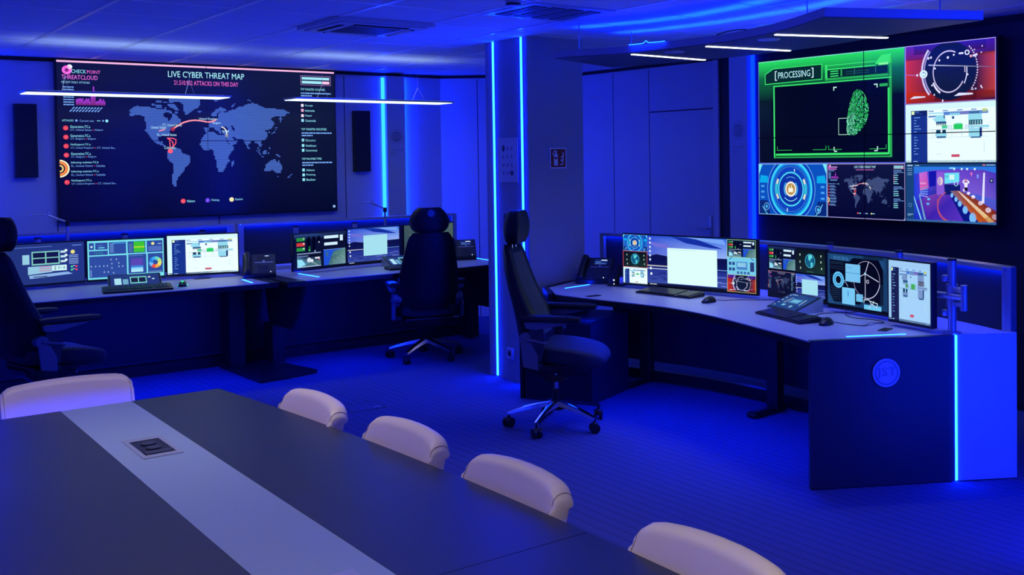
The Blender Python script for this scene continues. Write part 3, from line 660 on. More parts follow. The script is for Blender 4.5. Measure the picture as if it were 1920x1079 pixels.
def paint_globe(c, frame=(120, 50, 50)):
    c.poly([(0, 0), (1, 0), (1, 1), (0, 1)], [(8, 14, 24), (8, 14, 24), (24, 50, 44), (20, 30, 40)]); c.up()
    c.disc(.5, .48, .155, (18, 90, 130), 30); c.up(); c.ring(.5, .48, .155, .172, (70, 170, 200)); c.poly([(.44, .24), (.56, .22), (.58, .34), (.52, .40), (.50, .50), (.44, .42)], (90, 215, 220)); c.poly([(.52, .52), (.60, .56), (.57, .74), (.53, .78), (.52, .64)], (90, 215, 220))
    for x, y in ((.14, .2), (.14, .5), (.16, .76), (.85, .2), (.85, .45), (.87, .72)): c.rect(x, y, x + .03, y + .09, (190, 215, 190))
    c.rect(.38, .93, .62, .95, (60, 130, 120)); c.up()
    if frame: c.frame(0, 0, 1, 1, .012, frame); c.up()

def paint_tech(c):
    """blue wireframe instrument panel"""
    bl = (30, 75, 125); c.rect(0, 0, 1, 1, (3, 5, 22)); c.frame(.0, .0, 1, .96, .035, bl); c.rect(0, .96, 1, 1, (6, 8, 20)); c.up()
    c.poly([(.03, .03), (.46, .03), (.37, .13), (.03, .12)], bl); c.poly([(.86, .05), (.96, .05), (.96, .30)], bl); c.poly([(.0, .70), (.12, .95), (0, .95)], bl); c.poly([(.58, .86), (.97, .86), (.97, .95), (.52, .95)], (22, 60, 105)); c.poly([(.93, .0), (1, 0), (1, .96), (.93, .96)], (22, 58, 100))
    c.up(); c.text('00:00:58:36', .10, .045, .36, .115, (70, 130, 185))
    for y in (.16, .19, .24, .28, .42, .62, .66, .70, .74, .78, .82, .86): c.words(.05, y, .22 if y > .5 else .28, .006, (50, 85, 120))
    c.ring(.185, .49, .045, .095, (110, 205, 245), 0, 360, 40, 1.0); c.up(); c.ring(.185, .49, .062, .076, (40, 130, 200)); c.ring(.185, .49, .095, .10, (40, 120, 190))
    c.path([(.28, .49), (.42, .50), (.46, .42)], .006, (170, 200, 235)); c.path([(.28, .51), (.32, .53), (.35, .60)], .006, (170, 200, 235))
    c.ring(.66, .43, .213, .219, (170, 165, 200), 0, 360, 60, 1.0); k = (200, 205, 235); c.path([(.64, .32), (.70, .09)], .010, k); c.path([(.64, .32), (.86, .44)], .010, k); c.path([(.64, .32), (.64, .80)], .010, k); c.path([(.64, .32), (.53, .40)], .008, k)
    c.disc(.64, .32, .016, (150, 220, 245), 12); c.ring(.68, .46, .014, .022, k); c.ring(.66, .43, .214, .224, k, 270, 350, 60, 1.0); c.up()
    c.rect(.31, .17, .56, .50, (120, 195, 240)); c.rect(.25, .62, .47, .93, (120, 200, 245)); c.rect(.49, .71, .60, .85, (110, 190, 235)); c.rect(.62, .885, .90, .97, (110, 200, 240)); c.up(); c.rect(.31, .33, .56, .34, (70, 140, 200)); c.rect(.345, .68, .365, .78, (80, 150, 205)); c.words(.34, .24, .42, .012, (80, 150, 205))
    for i in range(6): c.rect(.66 + .035 * i, .885, .665 + .035 * i, .92, (40, 110, 170))
    for a, b in (((.62, .80), (.70, .79)), ((.70, .79), (.74, .86)), ((.74, .86), (.70, .95)), ((.72, .81), (.84, .84)), ((.84, .84), (.83, .91)), ((.62, .80), (.62, .86)), ((.74, .86), (.83, .91)), ((.78, .80), (.76, .87))): c.line(*a, *b, .009, (205, 230, 245))
    for i in range(14): c.rect(.88, .50 + .026 * i, .925, .51 + .026 * i, (24, 50, 80))
    c.up()

def paint_admin(c):
    c.rect(0, 0, 1, 1, (34, 52, 122)); c.up(); c.rect(.05, .07, .62, .085, (90, 120, 200)); c.words(.86, .08, .97, .02, (120, 150, 220))
    c.rect(.28, .26, .36, .50, (150, 205, 225)); c.rect(.385, .19, .71, .53, (130, 205, 190)); c.up(); 
    for i in (0, 1):
        for j in (0, 1): c.rect(.40 + .155 * i, .22 + .15 * j, .54 + .155 * i, .345 + .15 * j, (18, 22, 60))
    for i, y in enumerate((.20, .32, .44)): c.rect(.72, y, .78, y + .055, (190, 225, 230)); c.disc(.785, y, .018, (220, 245, 240), 12)
    c.poly([(.34, .56), (.62, .56), (.62, .72), (.34, .76)], (150, 200, 225)); c.rect(.62, .56, .79, .70, (205, 245, 245)); c.rect(.645, .58, .665, .69, (20, 30, 90)); c.poly([(.35, .78), (.80, .74), (.86, .80), (.36, .86)], (140, 180, 230)); c.up()
    for i in range(3): c.rect(.47, .57 + .05 * i, .61, .59 + .05 * i, (200, 130, 160))
    c.disc(.865, .245, .026, (235, 225, 120), 16); c.text('P-4', .69, .60, .77, .66, (60, 100, 130))
    for y in (.33, .37, .42, .46, .50, .54): c.words(.82, y, .93, .018, (150, 180, 230))
    for y in (.62, .70): c.disc(.85, y, .014, (70, 220, 140), 10); c.disc(.905, y, .014, (235, 70, 90), 10); c.rect(.865, y - .03, .885, y - .015, (220, 230, 240))
    c.rect(.40, .81, .56, .83, (20, 24, 60)); c.up()

def paint_monitoring(c):
    c.rect(0, 0, 1, 1, (120, 225, 240)); c.up(); d = (46, 76, 160)
    for q in ((.02, .05, .085, .23), (.10, .05, .26, .23), (.02, .26, .26, .37), (.275, .05, .50, .36), (.52, .05, .755, .36), (.775, .05, .985, .36), (.02, .40, .505, .955), (.525, .39, .765, .90), (.785, .39, .985, .90)): c.rect(*q, d)
    c.up(); c.disc(.053, .15, .016, (190, 225, 240), 10); c.rect(.14, .17, .22, .195, (110, 215, 240)); c.rect(.13, .12, .20, .13, (110, 150, 220)); c.text('15:52', .09, .29, .20, .345, (60, 150, 140)); c.rect(.33, .07, .49, .09, (60, 170, 245))
    for i in range(5): c.words(.29, .10 + .05 * i, .34, .018, (140, 190, 240))
    c.rect(.60, .06, .745, .34, (60, 195, 50)); c.rect(.60, .185, .745, .225, (190, 225, 50)); c.rect(.535, .10, .585, .34, (70, 110, 170)); c.disc(.855, .13, .022, (240, 235, 150), 14); c.rect(.795, .20, .97, .33, (80, 110, 190)); c.line(.92, .14, .97, .14, .01, (170, 200, 235))
    c.rect(.56, .50, .72, .69, (90, 70, 180)); c.rect(.56, .69, .72, .74, (60, 130, 220)); c.grad(.56, .74, .72, .86, (120, 200, 250), (190, 245, 250)); c.words(.535, .43, .72, .012, (110, 140, 210))
    seg = [(60, 170, 240), (40, 130, 230), (110, 190, 250), (240, 80, 60), (245, 170, 70), (240, 225, 110), (190, 225, 120), (110, 215, 200)]
    for i, col in enumerate(seg): c.ring(.885, .63, .035, .085, col, 90 + 45 * i, 135 + 45 * i, 32)
    for x, y in ((.045, .66), (.10, .66), (.15, .66), (.205, .66), (.25, .66), (.30, .50), (.37, .50), (.31, .61), (.40, .60), (.31, .72), (.40, .69), (.45, .69), (.21, .82), (.26, .82), (.33, .85)): c.rect(x - .008, y - .018, x + .008, y + .018, (150, 175, 225))
    c.rect(.035, .75, .045, .93, (140, 170, 225)); c.words(.80, .87, .97, .012, (150, 200, 230)); c.up()

def paint_wide(c):
    paint_desktop(c.sub(.195, 0, .80, 1), (.26, .23, .875, .94), 1.0, (222, 255, 250)); c.up()
    for i, fn in enumerate((paint_reactor, paint_globe, paint_plan)): fn(c.sub(0, i / 3, .195, (i + 1) / 3))
    for i, fn in enumerate((paint_collage, paint_plan_cyan, paint_gauge_small)): fn(c.sub(.80, i / 3, 1, (i + 1) / 3))
    c.frame(0, .333, .197, .667, .0025, (210, 80, 90)); c.frame(.80, .0, 1, .333, .002, (170, 230, 160)); c.frame(.80, .667, 1, 1, .002, (200, 210, 110)); c.rect(.197, .655, .36, .668, (210, 225, 230)); c.up()
def paint_plan_cyan(c):
    c.rect(0, 0, 1, 1, (120, 205, 235)); c.up(); c.ring(.5, .30, .42, .46, (60, 120, 190), 20, 160, 40, .5); c.rect(.33, .25, .70, .70, (70, 130, 200)); c.rect(.36, .30, .66, .55, (150, 215, 240)); c.rect(.80, .25, .94, .78, (40, 60, 120))
    for x, y in ((.06, .28), (.18, .28), (.06, .6), (.18, .6)): c.rect(x, y, x + .09, y + .18, (40, 70, 140))
    for i in range(4): c.rect(.34 + .12 * i, .80, .42 + .12 * i, .95, (60, 100, 170))
    c.up()
def paint_gauge_small(c): paint_gauge(c, (190, 200, 110))
def paint_quad(c):
    c.rect(0, 0, 1, 1, (2, 4, 16)); c.up(); paint_collage(c.sub(0, 0, .50, .47)); paint_globe(c.sub(.50, 0, 1, .47), None); paint_threat(c.sub(0, .50, .49, .96), False, .8); paint_desktop(c.sub(.50, .50, 1, .96), (.22, .22, .76, .86))
def paint_olive(c): c.poly([(0, 0), (1, 0), (1, 1), (0, 1)], [(62, 84, 92), (74, 96, 92), (60, 92, 96), (46, 70, 84)]); c.up(); c.disc(.12, .3, .01, (120, 140, 120)); c.line(.2, .1, .5, .9, .004, (90, 115, 105)); c.up()
def paint_touch(c):
    c.rect(0, 0, 1, 1, (26, 60, 125)); c.up()
    for i in range(5): c.disc(.08, .14 + .18 * i, .022, (170, 200, 230), 10)
    c.rect(.36, .30, .74, .60, (60, 130, 180)); c.rect(.42, .36, .68, .54, (120, 190, 215)); c.line(.30, .25, .26, .66, .02, (190, 225, 240)); c.line(.80, .25, .84, .66, .02, (190, 225, 240)); c.rect(.30, .72, .42, .84, (110, 180, 215)); c.rect(.62, .74, .70, .88, (120, 190, 225)); c.rect(.10, .06, .30, .10, (150, 190, 230)); c.up()
def paint_cams(c):
    c.rect(0, 0, 1, 1, (30, 50, 120)); c.up(); c.rect(.08, .3, .22, .9, (170, 225, 240)); c.rect(.40, .20, .74, .85, (120, 210, 200)); c.up()
    for i in (0, 1): c.rect(.42 + .16 * i, .30, .56 + .16 * i, .75, (14, 20, 60))
    c.disc(.8, .3, .03, (230, 245, 245)); c.disc(.88, .5, .03, (190, 230, 245)); c.rect(.25, .4, .36, .9, (110, 170, 200)); c.up()
def paint_phone(c): c.rect(0, 0, 1, 1, (16, 36, 110)); c.up(); c.rect(.5, .08, .95, .25, (225, 240, 255)); c.rect(.08, .45, .5, .55, (110, 150, 220)); c.rect(.08, .75, .9, .85, (90, 130, 200)); c.up()
def paint_dark_phone(c): c.rect(0, 0, 1, 1, (18, 22, 52)); c.up(); c.rect(.6, .05, .9, .2, (200, 220, 255)); c.up()

def paint_wall_mosaic(c):
    paint_print(c.sub(0, 0, .667, .667)); paint_gauge(c.sub(.669, 0, 1, .333)); paint_plan(c.sub(.669, .335, 1, .665)); paint_camera(c.sub(.669, .672, 1, 1)); paint_reactor(c.sub(0, .669, .333, 1)); m = c.sub(.335, .669, .667, 1)
    paint_threat(m, False); m.frame(0, 0, 1, 1, .006, (180, 170, 240)); m.up(); seams(c)
def seams(c):
    c.up(); c.rect(.4985, 0, .5015, 1, (0, 0, 14)); c.rect(0, .4975, 1, .5025, (0, 0, 14)); c.up()
def paint_wall_threat(c): paint_threat(c); c.up(); c.rect(.4992, 0, .5008, 1, (2, 3, 36)); c.rect(0, .4985, 1, .5015, (2, 3, 36)); c.up()
# ---------------------------------------------------------------- the room
H = 2.588
YB = 10.25
XS, XR = 6.20, 6.51       # dark display wall, pale door wall
XL, YF = -1.9, -3.2
o = structure(link('floor', bx(XL - .1, YF - .1, -.08, 6.75, YB + .15, 0), M_CARPET)); o['label'] = 'dark carpet with thin stripes'
ceil = structure(link('ceiling', bx(XL - .1, YF - .1, H, 6.75, YB + .15, H + .08), M_CEIL))
bm = bmesh.new()
for i in range(-6, 9):
    x = 1.466 + .625 * i
    if XL < x < 6.5: bx(x - .014, YF, H - .004, x + .014, YB, H + .001, bm)
for j in range(-20, 3):
    y = 8.894 + .623 * j
    if YF < y < YB: bx(XL, y - .007, H - .003, 6.5, y + .007, H + .001, bm)
structure(link('ceiling_grid', bm, M_TBAR, ceil))
wb = structure(link('wall_back', bx(XL - .1, YB, 0, 5.47, YB + .1, H), M_WALL))
bm = bmesh.new()
for x in (.55, 1.824, 3.15, 4.385): bx(x - .004, YB - .0015, 0, x + .004, YB + .001, H - .05, bm)
structure(link('panel_joints', bm, M_WALLGROOVE, wb))
wc = structure(link('wall_corner', prism(bmesh.new(), [(5.456, 10.25), (6.51, 9.30), (6.62, 9.38), (5.52, 10.36)], 0, H), M_WALL))
bm = bmesh.new()
for t in (.28, .36):
    p = Vector((5.456, 10.25)).lerp(Vector((6.51, 9.30)), t); d = Vector((.743, -.669)); n = Vector((-.669, -.743))
    prism(bm, [p - d * .004 - n * .001, p + d * .004 - n * .001, p + d * .004 + n * .0015, p - d * .004 + n * .0015], 0, H - .05)
structure(link('panel_joints', bm, M_WALLGROOVE, wc))
wr = structure(link('wall_right', bx(XR, 6.2, 0, XR + .1, 9.33, H), M_WALL))
bm = bmesh.new()
for y in (8.585, 8.01): bx(XR - .0015, y - .004, 0, XR + .001, y + .004, H - .05, bm)
bx(XR - .002, 7.06, 2.118, XR + .001, 8.00, 2.130, bm)
structure(link('panel_joints', bm, M_WALLGROOVE, wr))
structure(link('dark_panel', bx(XR - .012, 6.3, 0, XR + .002, 7.0, H - .03), M_BLACKWALL, wr))
structure(link('wall_display', bx(XS, YF, 0, XR + .1, 6.25, H), M_BLACKWALL))
structure(link('wall_left', bx(XL - .1, YF, 0, XL, YB, H), M_WALL))
structure(link('wall_front', bx(XL - .1, YF - .1, 0, 6.75, YF, H), M_WALL))
# shadow gaps under the ceiling and skirtings
structure(link('trim_1', bx(XL, YB - .018, H - .034, 5.46, YB + .001, H - .0045), M_TRIM))
structure(link('trim_2', bx(XR - .018, 6.45, H - .034, XR + .001, 9.32, H - .0045), M_TRIM))
structure(link('trim_3', bx(XS - .016, YF, H - .045, XS + .001, 6.25, H - .0045), M_TRIM))
bm = bmesh.new(); prism(bm, [(5.44, 10.252), (6.50, 9.297), (6.512, 9.31), (5.456, 10.265)], H - .034, H - .0045)
structure(link('trim_4', bm, M_TRIM))
structure(link('baseboard_back', bx(XL, YB - .012, 0, 5.45, YB + .001, .06), M_TRIM))
structure(link('baseboard_right', bx(XS - .012, YF, 0, XS + .001, 6.25, .06), M_TRIM))
# the door in the pale wall
d = bpy.data.objects.new('door_1', None); COL.objects.link(d); d.location = (XR, 7.53, 0); structure(d); d['label'] = 'pale flush door in the wall behind the console'
structure(link('door_leaf', bx(-.006, -.462, .008, .001, .462, 2.115), M_WALL, d))
bm = bmesh.new(); bx(-.03, -.535, 0, .001, -.470, H - .034, bm)
structure(link('door_frame', bm, M_WHITEPANEL, d))
bm = bmesh.new(); box(bm, (-.012, -.40, 1.05), (.012, .04, .20), r=.004); cone(bm, (-.015, -.40, 1.03), (-.055, -.40, 1.03), .009); cone(bm, (-.055, -.405, 1.03), (-.055, -.265, 1.03), .009)
structure(link('door_handle', bm, M_ALU, d, smooth=True))

# ---------------------------------------------------------------- free-standing pillar with two light strips
def pillar(x, y, label):
    p = bpy.data.objects.new('pillar', None); COL.objects.link(p); p.location = (x, y, 0); structure(p); p['label'] = label
    link('column', bx(0, 0, 0, .495, .60, H), M_GREY, p)
    for v in (.075, .475):
        link('strip_channel', bx(-.004, v - .016, 0, .001, v + .016, H), M_ALU, p)
        link('light_strip', bx(-.009, v - .009, .012, -.0035, v + .009, H - .004), M_STRIP, p)
    return p
pil = pillar(4.24, 6.63, 'square grey pillar with two glowing vertical light strips and a paper notice')
pil2 = pillar(4.00, 2.20, 'second square pillar with light strips, nearer than the curved desk')
pil2.rotation_euler = (0, 0, -math.pi / 2)

def pilaster(name, x0, x1, y0, y1, led=(1, 1), axis='y', logo=True):
    p = bpy.data.objects.new(name, None); COL.objects.link(p); p.location = ((x0 + x1) / 2, (y0 + y1) / 2, 0); structure(p)
    p['label'] = 'narrow pale pilaster lit along its edge by a blue light strip'
    w, d = (x1 - x0) / 2, (y1 - y0) / 2
    link('board', bx(-w, -d, 0, w, d, H - .034), M_WALL, p)
    if axis == 'y':
        if led[0]: link('light_strip', bx(-w - .030, d - .016, .02, -w - .001, d - .002, H - .05), M_WASH, p)
        if led[1]: link('light_strip', bx(w + .001, d - .034, .02, w + .012, d - .014, H - .05), M_COVE, p)
    else:
        if led[0]: link('light_strip', bx(-w + .045, -d - .030, .02, -w + .062, -d - .001, H - .05), M_DIM, p)
    return p
P1 = pilaster('pilaster', 4.811, 5.013, YB - .06, YB + .001)
P2 = pilaster('pilaster', .92, 1.12, YB - .06, YB + .001)
P3 = pilaster('pilaster', 6.13, XR - .001, 6.262, 6.478, (1, 0), 'x')
for q in ((XL - .001, 1.5), (XL - .001, 5.5)):  # unseen pilasters, added so their strips fill the room with blue
    p = pilaster('pilaster', q[0], q[0] + .06, q[1], q[1] + .2, (0, 0), 'x')
    link('light_strip', bx(-.022, -.112, .02, -.002, -.101, H - .05), M_COVE, p); link('light_strip', bx(-.022, .101, .02, -.002, .112, H - .05), M_COVE, p)
def wall_mark(parent, loc, rz, tint, rim, depth=.002):
    """round company mark with two lines of small print"""
    e = bpy.data.objects.new('logo_mark', None); COL.objects.link(e); e.parent = parent; e.location = loc; e.rotation_euler = (0, 0, rz)
    return e
def logo(parent, loc, rz, R, m_disc, m_letters, words=True, name='logo'):
    bm = bmesh.new(); ring_xz(bm, (0, 0, 0), R * .93, R, .001); ring_xz(bm, (0, 0, 0), 0.0001, R * .74, .001)
    o = link(name, bm, m_disc, parent, loc=loc, rot=(0, 0, rz))
    bm = bmesh.new(); emblem_text(bm, 'JST', (0, 0, 0), R * 1.25, R * .68, .0018)
    link('lettering', bm, m_letters, o)
    if words:
        bm = bmesh.new(); emblem_text(bm, 'Control', (-R * .0, 0, -R * 1.72), R * 1.7, R * .34, .001); emblem_text(bm, 'Room', (-R * .4, 0, -R * 2.2), R * .9, R * .3, .001)
        link('small_print', bm, m_disc, o)
    return o
M_MARK = mat('tone_on_tone_print', (.36, .38, .42), .5)
M_MARKL = mat('tone_on_tone_letters', (.60, .60, .64), .5)
logo(P1, (0, -.0315, 1.93), 0, .078, M_MARK, M_MARKL)
logo(P3, (-.1915, 0, 1.90), -math.pi / 2, .078, M_MARK, M_MARKL)

# notice, fire sign and socket on the pillar
t = thing('notice_poster', 'white paper notice with rows of small round symbols, taped between the pillar light strips', 'notice', (4.232, 6.905, 1.677), -math.pi / 2)
link('sheet', bx(-.142, -.001, -.167, .142, .001, .167), M_PAPER, t)
bm = bmesh.new(); b2 = bmesh.new()
for r in range(4):
    for c in range(3):
        x, z = -.062 + .058 * c, .088 - .062 * r
        if r == 0 and c == 0: superell(bm, (x, -.001, z), (.021, .0012, .026), 1, nu=20, nv=8)
        elif r == 3 and c == 2: superell(bm, (x, -.001, z), (.027, .0012, .020), 1, nu=20, nv=8)
        else: superell(b2, (x, -.001, z), (.013, .0012, .012), .7, nu=12, nv=6); bx(x - .012, -.0014, z - .018, x + .004, -.0008, z - .013, b2)
link('dark_symbols', bm, M_INK, t); link('grey_symbols', b2, M_INKLIGHT, t)
t = thing('fire_extinguisher_sign', 'square red and white fire extinguisher sign on the pillar', 'sign', (4.498, 6.626, 1.687), 0)
link('backing', bx(-.075, -.002, -.077, .075, .003, .077), M_WHITE, t)
link('red_field', bx(-.066, -.0035, -.068, .066, -.0015, .068), M_RED, t)
bm = bmesh.new()
bx(-.040, -.0048, -.055, -.004, -.0034, .022, bm, r=.0006); superell(bm, (-.022, -.0042, .022), (.018, .0008, .014), 1, nu=16, nv=8); bx(-.028, -.0048, .03, -.016, -.0034, .05, bm)
tube(bm, curve_pts([(-.012, -.0042, .048), (-.03, -.0042, .056), (-.044, -.0042, .044), (-.050, -.0042, .022)], 5), .0035, 6)
for k in range(3): tube(bm, curve_pts([(.014 + .006 * k, -.0042, -.045 + .028 * k), (.034, -.0042, -.050 + .028 * k), (.040 + .004 * k, -.0042, -.028 + .028 * k), (.026 + .006 * k, -.0042, -.006 + .024 * k)], 5), .0042, 6)
link('extinguisher_symbol', bm, M_WHITE, t)
link('symbol_label', bx(-.036, -.0056, -.006, -.009, -.0047, .008), M_RED, t)
t = thing('wall_socket', 'white wall socket low on the pillar beside the left light strip', 'socket', (4.235, 6.918, .207), -math.pi / 2)
link('plate', bx(-.042, -.008, -.042, .042, .006, .042, r=.004), M_SOCKET, t)
bm = bmesh.new(); cone(bm, (0, -.0085, 0), (0, -.0078, 0), .022, seg=24); link('socket_well', bm, M_DARK, t)

# ---------------------------------------------------------------- ceiling fittings
t = thing('ceiling_air_conditioner', 'square ceiling cassette air conditioner with louvres and a mesh grille', 'air conditioner', (3.0285, 6.709, H))
bm = bmesh.new(); a, z = .335, -.026
prism(bm, [(-a, -a), (a, -a), (a, a), (-a, a)], z, -.001)
box(bm, (0, 0, z - .004), (.60, .60, .012), r=.006)
link('casing', bm, M_SOCKET, t, smooth=True)
bm = bmesh.new()
for k in range(4):
    c, s = math.cos(k * math.pi / 2), math.sin(k * math.pi / 2); box(bm, (.245 * c, .245 * s, z - .011), (.035, .38, .004) if abs(c) > .5 else (.38, .035, .004), r=.0015)
link('air_slots', bm, M_TRIM, t)
bm = bmesh.new()
for k in range(4):
    c, s = math.cos(k * math.pi / 2), math.sin(k * math.pi / 2); box(bm, (.232 * c, .232 * s, z - .015), (.022, .37, .004) if abs(c) > .5 else (.37, .022, .004), rot=(0, .35 * c, 0) if abs(c) > .5 else (-.35 * s, 0, 0), r=.001)
link('louvres', bm, M_ALU, t)
bm = bmesh.new()
for k in range(17): q = -.17 + .02125 * k; bx(q - .003, -.17, z - .014, q + .003, .17, z - .0095, bm); bx(-.17, q - .003, z - .014, .17, q + .003, z - .0095, bm)
link('mesh_grille', bm, M_DARK, t)
t = thing('ceiling_vent', 'square ceiling vent with rows of short slanted slots above the pillar', 'vent', (3.6535, 5.4685, H))
bm = bmesh.new(); box(bm, (0, 0, -.006), (.60, .60, .010), r=.003); link('vent_plate', bm, M_ALU, t)
bm = bmesh.new()
for i in range(4):
    for j in range(11): box(bm, (-.195 + .13 * i, -.21 + .042 * j, -.0125), (.105, .020, .003), rot=(0, 0, .18))
link('slots', bm, M_TRIM, t)
bm = bmesh.new()
for i in range(4):
    for j in range(11): box(bm, (-.195 + .13 * i, -.20 + .042 * j, -.015), (.10, .006, .004), rot=(0, 0, .18))
link('blades', bm, M_ALU, t)
t = thing('smoke_detector', 'small round smoke detector on the ceiling near the top edge of view', 'smoke detector', (3.22, 5.17, H))
bm = bmesh.new(); cone(bm, (0, 0, -.012), (0, 0, 0), .05, .055, 28); cone(bm, (0, 0, -.04), (0, 0, -.012), .03, .046, 28); link('housing', bm, M_SOCKET, t, smooth=True)
bm = bmesh.new(); cone(bm, (0, 0, -.034), (0, 0, -.022), .043, .043, 24); link('sensor_ring', bm, M_BLACK, t)

def pendant(x0, x1, y, label, z=2.20, w=.28, up=True, m_down=None, group='slim pendant lights above the consoles'):
    L = (x1 - x0) / 2
    t = thing('pendant_light', label, 'pendant light', ((x0 + x1) / 2, y, z), 0, group)
    link('housing', bx(-L, -w / 2, .004, L, w / 2, .018, r=.002), M_ALU, t)
    link('diffuser', bx(-L + .012, -w / 2 + .008, -.001, L - .012, w / 2 - .008, .004), m_down or M_PDOWN, t)
    if up:
        lamp('AREA', t, (0, 0, -.004), K_PEND_DOWN, (.66, .90, 1.0), size=(2 * L - .03, w - .02), spread=105)
        lamp('AREA', t, (0, 0, .024), K_PEND_UP, (.58, .84, 1.0), rot=(math.pi, 0, 0), size=(2 * L - .1, w - .04), spread=130)
        link('uplight', bx(-L + .05, -w / 2 + .02, .018, L - .05, w / 2 - .02, .020), M_PUP, t)
    for sx in (-.42, .42):
        bm = bmesh.new(); xx = sx * L * 1.45
        tube(bm, [(xx - .0, -w / 2 + .012, .017), (xx + .0, 0, .14), (xx, 0, H - z)], .0011, 6); tube(bm, [(xx, w / 2 - .012, .017), (xx, 0, .14)], .0011, 6)
        link('suspension_wire', bm, M_ALU, t)
    return t
pendant(1.37, 2.80, 8.87, 'slim white glowing pendant light across the upper corner of the large threat map display')
pendant(3.29, 4.75, 8.81, 'slim white glowing pendant light hanging between the threat map display and the round wall mark')
for yy, lab in ((3.85, 'warm pendant light over the far half of the meeting table'), (1.9, 'warm pendant light over the middle of the meeting table'), (.5, 'warm pendant light over the hidden end of the meeting table')):
    tp = pendant(.36, 1.50, yy, lab, 2.42, w=.10, up=False, m_down=M_WARM, group='pendants above the meeting table')
    lamp('AREA', tp, (0, 0, -.004), K_TABLE * {3.85: 1.15, 1.9: .42, .5: 2.1}[yy], (1.0, .90, .80), size=(1.1, .08), spread=118)

# curved canopy hanging over the corner console
t = thing('suspended_ceiling_canopy', 'large curved pale canopy with three light bars hanging above the corner console', 'ceiling canopy', (4.45, 4.6, 2.35))
front = [(3.99, 5.902), (4.001, 5.792), (4.187, 5.318), (4.232, 4.776), (4.235, 4.444), (4.115, 3.95), (3.886, 3.433)]
fr = [Vector(front[0])] + curve_pts([(*p, 0) for p in front[1:]], 6)
rear = curve_pts([(4.639, 3.05, 0), (4.727, 3.587, 0), (4.895, 4.281, 0), (4.93, 4.8, 0), (4.915, 5.302, 0), (4.84, 5.8, 0), (4.748, 6.255, 0)], 6)
outl = [(p[0] - 4.45, p[1] - 4.6) for p in fr] + [(p[0] - 4.45, p[1] - 4.6) for p in rear]
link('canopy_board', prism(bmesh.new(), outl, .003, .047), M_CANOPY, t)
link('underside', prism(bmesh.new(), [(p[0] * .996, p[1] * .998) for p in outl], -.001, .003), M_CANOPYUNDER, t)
def flat_strip(pts, w, z0, z1):
    bm = bmesh.new(); ribbon(bm, [(p[0] - 4.45, p[1] - 4.6) for p in curve_pts([(*q, 0) for q in pts], 6)], w, z0, z1); return bm
for pts in ([(4.28, 6.02), (4.36, 5.75), (4.45, 5.5), (4.50, 5.1), (4.48, 4.7), (4.42, 4.34), (4.28, 3.9), (4.12, 3.55)], [(4.70, 6.1), (4.79, 5.8), (4.86, 5.35), (4.87, 4.87), (4.84, 4.40), (4.76, 4.0), (4.66, 3.6)]):
    ls = link('light_strip', flat_strip(pts, .008, .064, .070), M_CANSTRIP, t)
    for p, q in zip(pts[:-1], pts[1:]):
        d = Vector(q) - Vector(p); c = (Vector(p) + Vector(q)) / 2
        lamp('AREA', ls, (c.x - 4.45, c.y - 4.6, .072), K_CANWATT * d.length / .4, LED, rot=(math.pi, 0, math.atan2(d.y, d.x)), size=(d.length, .012), spread=78)
for a, b in (((4.225, 5.365), (4.887, 5.405)), ((4.298, 4.735), (4.963, 4.627)), ((4.202, 4.070), (4.850, 3.815))):
    a = Vector(a); b = Vector(b)
    if b.x > 4.90: b = a.lerp(b, .93)
    d = (b - a); L = d.length; c = (a + b) / 2
    bm = bmesh.new(); box(bm, (c.x - 4.45, c.y - 4.6, -.003), (L, .028, .006), rot=(0, 0, math.atan2(d.y, d.x)), r=.002); link('light_bar', bm, M_BAR, t)
    lamp('AREA', t, (c.x - 4.45, c.y - 4.6, -.010), K_BAR, (.80, .95, 1.0), rot=(0, 0, math.atan2(d.y, d.x)), size=(L, .028), spread=125)
for x, y in ((4.355, 5.10), (4.345, 4.26)):
    bm = bmesh.new(); cone(bm, (x - 4.45, y - 4.6, -.006), (x - 4.45, y - 4.6, -.001), .062, .066, 32); o = link('canopy_disc', bm, M_ALU, t, smooth=True)
    bm = bmesh.new(); cone(bm, (x - 4.45, y - 4.6, -.0072), (x - 4.45, y - 4.6, -.0058), .045, .045, 28); link('disc_centre', bm, M_DESKBACK, o)
    lamp('SPOT', t, (x - 4.45, y - 4.6, -.02), K_SPOT, LED, cone=110)  # spot added under the disc to throw blue on desk and floor
for x, y in ((4.12, 5.80), (4.33, 3.95), (4.60, 3.28), (4.72, 6.0)):
    bm = bmesh.new(); cone(bm, (x - 4.45, y - 4.6, .047), (x - 4.45, y - 4.6, H - 2.35), .0045, seg=8); cone(bm, (x - 4.45, y - 4.6, .047), (x - 4.45, y - 4.6, .058), .014, .008, 12); link('hanger_rod', bm, M_ALU, t)
bm = bmesh.new(); tube(bm, curve_pts([(-.285, .72, .0495), (-.275, .66, .050), (-.266, .60, .051), (-.262, .575, .064), (-.257, .55, .051), (-.24, .42, .0495)], 6), .0025, 8); link('loose_light_strip', bm, M_CANSTRIP, t, smooth=True)
bm = bmesh.new(); tube(bm, curve_pts([(-.21, -.02, .048), (-.2, -.10, .060), (-.21, -.2, .060), (-.24, -.3, .048)], 6), .003, 8); link('canopy_cable', bm, M_BLACK, t, smooth=True)

